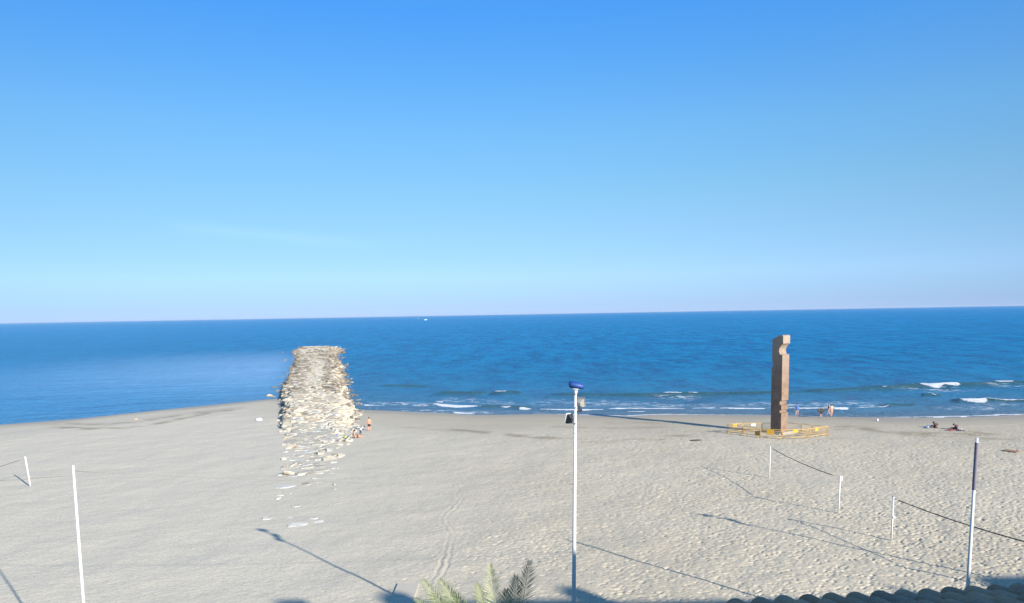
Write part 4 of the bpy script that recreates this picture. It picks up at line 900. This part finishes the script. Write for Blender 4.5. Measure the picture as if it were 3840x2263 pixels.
# ------------------------------------------------------------------ boats far out
def boat(u, v, L, label, rz):
    p = at(u, v, WATER); rt = root('motor_boat', p, label, 'boat', 'motor boats near the horizon', rz); s = L/6.0
    def hull_sec(x, w, z0, z1): return [(x, -w*.55, z0), (x, -w, z1), (x, w, z1), (x, w*.55, z0)]
    secs = [hull_sec(-3*s, 1.0*s, -.2*s, .8*s), hull_sec(0, 1.15*s, -.3*s, .85*s), hull_sec(2*s, .8*s, -.2*s, 1.0*s), hull_sec(3.2*s, .06*s, .4*s, 1.2*s)]
    mb = MB(); mb.v = [Vector(q) for sec in secs for q in sec]
    for k in range(3):
        for j in range(4): a = k*4+j; c = k*4+(j+1) % 4; mb.f.append([a, c, c+4, a+4])
    mb.f += [[3, 2, 1, 0], [12, 13, 14, 15]]; mb.build('hull', MWP, rt, bevel=.04*s)
    c = MB(); c.prism([(-1.2*s, .2*s), (1.4*s, .2*s), (.7*s, 1.9*s), (-1.0*s, 1.9*s)], 1.4*s, Matrix(((1, 0, 0), (0, 0, 1), (0, 1, 0))), -.7*s); cb = c.build('cabin', MWP, rt, bevel=.05*s)
    w = MB(); w.box((0.1*s, 0, 1.45*s), (1.75*s, 1.46*s, .4*s)); w.build('window', MFD, cb)
    mt = MB(); mt.tube([(-.3*s, 0, 1.8*s), (-.3*s, 0, 3.2*s)], .06*s, 8); mt.build('mast', MWP, rt, True)
boat(1596, 1201, 10, 'larger white motor boat far out near the horizon, right of the tiny one', 0.3)
boat(1568, 1196, 6, 'tiny white boat far out on the sea, left one of two', 0.9)

# ------------------------------------------------------------------ palm
def build_palm():
    D = 22.0; c = at_y(1885, 2650, D)
    rt = root('palm_tree', (c.x+0.1, D, 0), 'palm tree with pale green frond tips rising at the bottom edge', 'palm tree')
    O = Vector((c.x+0.1, D, 0)); top = Vector((0, 0, c.z))
    tr = MB(); n = 46; pts = []; rs = []
    for k in range(n+1):
        z = c.z*k/n; pts.append((0.12*math.sin(z*.5), 0, z)); rs.append((0.24-0.07*k/n)*(1.0+(0.09 if k % 2 else -0.03)))
    tr.tube(pts, rs, 18); tr.build('trunk', plain('palm bark', (.16, .12, .085), .95, .35, 7, bmp=.04), rt, True)
    top = Vector(pts[-1])
    m, nt, b = mat('palm leaf'); tn = N(nt, 'ShaderNodeTexCoord').outputs['Object']; nn = noise(nt, tn, 3.0, 3); at2 = attr(nt, 'tone')
    cc = mixc(nt, at2, (0.09, 0.14, 0.045), (0.31, 0.35, 0.17)); cc = mixc(nt, mth(nt, 'MULTIPLY', nn, .3), cc, (0.30, 0.30, 0.20))
    nt.links.new(cc, b.inputs['Base Color']); b.inputs['Roughness'].default_value = 0.45; b.inputs['Specular IOR Level'].default_value = 0.5
    rg = random.Random(11)
    def frond(tip, bow, tone, ref=(0, 0, 1)):
        tip = Vector(tip); mid = top.lerp(tip, .5)+Vector(bow); V = []; F = []; T = []
        P_ = lambda t: top*(1-t)**2+mid*2*t*(1-t)+tip*t*t
        tan = lambda t: ((mid-top)*2*(1-t)+(tip-mid)*2*t).normalized()
        mb = MB(); mb.tube([P_(k/14) for k in range(15)], [0.022*(1-k/15)+0.003 for k in range(15)], 6); T += [min(1, tone+.25)]*len(mb.v)
        n = 78
        for k in range(n):
            t = 0.16+0.84*k/(n-1)
            for s in (-1, 1):
                o = P_(t); d = tan(t); upv = Vector(ref); sd = d.cross(upv)
                sd = sd.normalized() if sd.length > .05 else Vector((1, 0, 0)); nm = sd.cross(d).normalized()
                ln = 0.50*min(1, t*2.2)*(0.30+0.70*min(1, (1-t)/.14))*rg.uniform(.85, 1.1)
                fo = 0.70+0.35*t**3 + rg.uniform(-.07, .07)
                dr = (sd*s*math.cos(fo)+d*math.sin(fo)+nm*rg.uniform(.05, .40)).normalized()
                wv = dr.cross(nm).normalized()*0.0105; fold = nm*0.006
                i = len(mb.v); a = o; e = o+dr*ln+Vector((0, 0, -.05*ln)); q = o+dr*ln*.45
                mb.v += [a-wv*.5, q-wv-fold, e, q+wv-fold, a+wv*.5, q+fold*1.2]
                mb.f += [[i, i+1, i+5], [i+1, i+2, i+5], [i+2, i+3, i+5], [i+3, i+4, i+5], [i, i+5, i+4]]
                tn_ = min(1, max(0, tone+rg.uniform(-.2, .25))); T += [tn_]*6
        o = mesh_obj('frond', mb.v, mb.f, m, rt); av = o.data.attributes.new('tone', 'FLOAT', 'POINT'); av.data.foreach_set('value', T)
    for u, v, y, tone, bw in [(1588,2180,21.6,.9,.0),(1652,2178,22.2,.75,.1),(1838,2122,20.9,.95,.1),(1985,2108,21.7,.35,.0),(1935,2165,22.8,.8,.2),(1898,2215,23.3,.4,.2),(1700,2225,23.0,.6,.2),(1790,2195,22.0,.8,.1),(1620,2232,23.0,.5,.2),(1565,2250,21.0,.6,.2)]:
        q = at_y(u, v, y)-O; frond(q, ((q.x-top.x)*-.06, 0, .12+bw*.5), tone, (rg.uniform(-.3, .3), -1, .35))
    for k in range(26):
        a = 2.4*k; el = 0.75-1.3*k/26; L = 2.5; q = top+Vector((math.cos(a)*math.cos(el)*L, math.sin(a)*math.cos(el)*L, math.sin(el)*L-.25))
        lim = at_y(1800, 2300, D+q.y).z
        if q.z > lim: q.z = lim-.1
        frond(q, (0, 0, .55), rg.uniform(.1, .7))
build_palm()

# ------------------------------------------------------------------ concrete walkway end on the sand
def build_walk():
    a = at(1492, 2192); b = at(1573, 2190); w = b.x-a.x; y1 = a.y
    mb = MB()
    for k in range(8): mb.box((0, -0.9-1.84*k, 0.015), (w, 1.80, 0.07))
    finish(mb.build('concrete_path', plain('smooth sandy concrete', (.48, .43, .34), .9, .05, 5), None, bevel=.01, loc=((a.x+b.x)/2, y1, 0.02)), None, None, None, 'structure')
build_walk()

# ------------------------------------------------------------------ tiled roof below the camera
def build_roof():
    E0 = Vector((2.06, 6.60, 11.155)); pitch = 0.245; sp = 0.236; ncol = 30; rg = random.Random(3)
    m, nt, b = mat('old clay roof tiles'); pos = geo_pos(nt); n1 = noise(nt, pos, 1.5, 4); n2 = noise(nt, pos, 18, 5, .7)
    c = mixc(nt, attr(nt, 'tone'), (0.30, 0.18, 0.10), (0.46, 0.30, 0.18)); c = mixc(nt, ramp(nt, n1, [(.4, (0, 0, 0)), (.7, (.6, .6, .6))]), c, (0.20, 0.19, 0.16))
    c = mixc(nt, 1.0, c, ramp(nt, n2, [(.3, (.75, .75, .75)), (.7, (1.1, 1.1, 1.1))]), 'MULTIPLY')
    nt.links.new(c, b.inputs['Base Color']); b.inputs['Roughness'].default_value = .9; bump(nt, n2, .6, .01, b)
    rt = root('tiled_roof', E0, 'dark clay tiled roof in shade along the bottom right corner', 'roof', None, R_(5))
    V = []; F = []; T = []; seg = 8; L = 0.40
    up = Vector((0, -1, pitch)).normalized(); nz = Vector((0, pitch, 1)).normalized(); ax = Vector((1, 0, 0))
    for i in range(ncol):
        for j in range(13):
            o = ax*(sp*i) + up*(L*.84*j) + nz*(0.012*rg.random()+0.004*j) + ax*rg.uniform(-.008, .008); t = rg.random()
            for kind in (0, 1):
                base = len(V)
                for q, (s, rr) in enumerate(((0.0, .098), (1.0, .078)) if kind == 0 else ((0.0, .070), (1.0, .090))):
                    for th in (0, 1):
                        for k in range(seg+1):
                            a = math.pi*k/seg; r = rr-0.012*th
                            if kind == 0: p = o + ax*(math.cos(a)*r) + nz*(math.sin(a)*r*.78+0.06+0.02*(1-s)) + up*(L*s)
                            else: p = o + ax*(sp/2+math.cos(a)*r) + nz*(0.065-math.sin(a)*r*.6) + up*(L*s-0.03)
                            V.append(p)
                n_ = seg+1
                for k in range(seg):
                    a0 = base+k; F.append((a0, a0+1, a0+1+2*n_, a0+2*n_)); b0 = base+n_+k; F.append((b0, b0+2*n_, b0+1+2*n_, b0+1)); F.append((a0, b0, b0+1, a0+1))
                for e in (0, seg): F.append((base+e, base+2*n_+e, base+3*n_+e, base+n_+e))
                T += [t]*(len(V)-base)
    o = mesh_obj('tiles', V, F, m, rt, False); av = o.data.attributes.new('tone', 'FLOAT', 'POINT'); av.data.foreach_set('value', T)
    w = sp*ncol; Lr = L*.84*13+.1; M = Matrix((ax, up, nz)).transposed()
    d = MB(); d.box(ax*(w/2-.1)+up*(Lr/2+.04)-nz*.10, (w, Lr, .12), M); d.build('roof_deck', plain('roof mortar', (.20, .17, .14), .95, .2, 6), rt)
    wl_ = MB(); wl_.box((w/2-.1, -2.8, -5.95), (w-.5, 4.9, 10.9)); wl_.build('wall', plain('cream render', (.60, .55, .45), .9, .06, 2), rt)
build_roof()

# ------------------------------------------------------------------ buildings behind the camera (they cast the shade on the sand)
def caster(u, v, y=-1.0):
    p = at(u, v); t = (p.y-y)/-TOSUN.y; return p+TOSUN*t
MREN = plain('white render', (.70, .67, .60), .9, .06, 1.5); MRN2 = plain('ochre render', (.58, .47, .32), .9, .06, 1.5)
def building(name, x0, x1, y0, y1, h, m, label, floors):
    rt = root(name, ((x0+x1)/2, (y0+y1)/2, 0), label, 'building'); cxx, cyy = (x0+x1)/2, (y0+y1)/2
    w = MB(); w.box((0, 0, h/2), (x1-x0, y1-y0, h)); w.build('wall', m, rt)
    r = MB(); r.box((0, 0, h+.003), (x1-x0-.6, y1-y0-.6, .05)); r.build('roof', plain('roof gravel', (.35, .33, .30), .95, .2, 5), rt)
    fh = h/floors; nwin = int((x1-x0)/3.2)
    for f in range(floors):
        for k in range(nwin):
            xx = -(x1-x0)/2+(k+.5)*(x1-x0)/nwin
            if abs(xx+cxx) < 2.2 and abs(f*fh+1.5-14) < 3.4: continue
            q = MB(); q.box((xx, (y1-y0)/2+.02, f*fh+1.65), (1.5, .10, 1.5)); fr = q.build('window', MWP, rt)
            q = MB(); q.box((xx, (y1-y0)/2+.06, f*fh+1.65), (1.3, .06, 1.3)); q.build('pane', MFD, fr)
    return rt
A = caster(2500, 2252); B = caster(3642, 2163); print('casters', A, B)
own = building('apartment_building', -14, 22.5, -14, -1.2, 16.8, MREN, 'white rendered apartment block behind the camera', 5)
h1 = A.z; x2 = B.x; h2b = B.z
b0 = building('apartment_building', 26.5, 36.9, -14, -1.1, 19.6, plain('pink render', (.55, .40, .33), .9, .06, 1.5), 'pink block between the white and the ochre blocks behind the camera', 6)
b1 = building('apartment_building', 37.0, x2-.05, -14, -1, h1, MRN2, 'ochre apartment block to the right behind the camera', 7)
b2 = building('apartment_building', x2, x2+32, -14, -1, h2b, MREN, 'tallest white block at the far right behind the camera', 8)
for (u, v, w, lab) in [(2097, 2197, .75, 'slim chimney'), (1432, 2220, 1.0, 'square chimney'), (1045, 2247, 1.3, 'rooftop water tank housing')]:
    C = caster(u, v); base = h1 if C.x > 36.5 else (19.6 if C.x > 26 else 16.8)
    rt = root('chimney', (C.x+w/2, -1.6, base), lab+' on the roof edges behind the camera', 'chimney'); q = MB(); q.box((0, 0, (C.z-base)/2-.3), (w, .9, C.z-base+.6)); q.build('stack', MRN2, rt, bevel=.03)
    q = MB(); q.box((0, 0, C.z-base-.04), (w+.1, 1.0, .10)); q.build('cap', MREN, rt, bevel=.02)
C = caster(3302, 2180); C2 = caster(3360, 2196)
rt = root('rooftop_antenna', (C.x, -1.0-.5, h1), 'thin television antenna on the roof of the ochre block', 'antenna')
q = MB(); q.tube([(0, 0, -.3), (0, 0, C.z-h1)], .05, 8); q.build('mast', MGR, rt, True)
q = MB(); q.tube([(0, 0, C.z-h1-.35), (0, 0, C.z-h1-1.5)], .13, 8); q.tube([(-.4, 0, C2.z-h1), (.4, 0, C2.z-h1)], .07, 8); q.build('receiver', MGR, rt, True)

# ------------------------------------------------------------------ sea haze towards the horizon
hm = bpy.data.materials.new('sea haze'); hm.use_nodes = True; ht = hm.node_tree; ht.nodes.clear()
pv = ht.nodes.new('ShaderNodeVolumePrincipled'); pv.inputs['Color'].default_value = (0.58, 0.70, 0.88, 1); pv.inputs['Density'].default_value = 3.2e-5; pv.inputs['Anisotropy'].default_value = 0.0
ho = ht.nodes.new('ShaderNodeOutputMaterial'); ht.links.new(pv.outputs[0], ho.inputs['Volume'])
hb = MB(); hb.box((0, 0, 11.0), (1.6e6, 5.1e4, 36.0)); hz_o = hb.build('haze', hm); hz_o['kind'] = 'stuff'
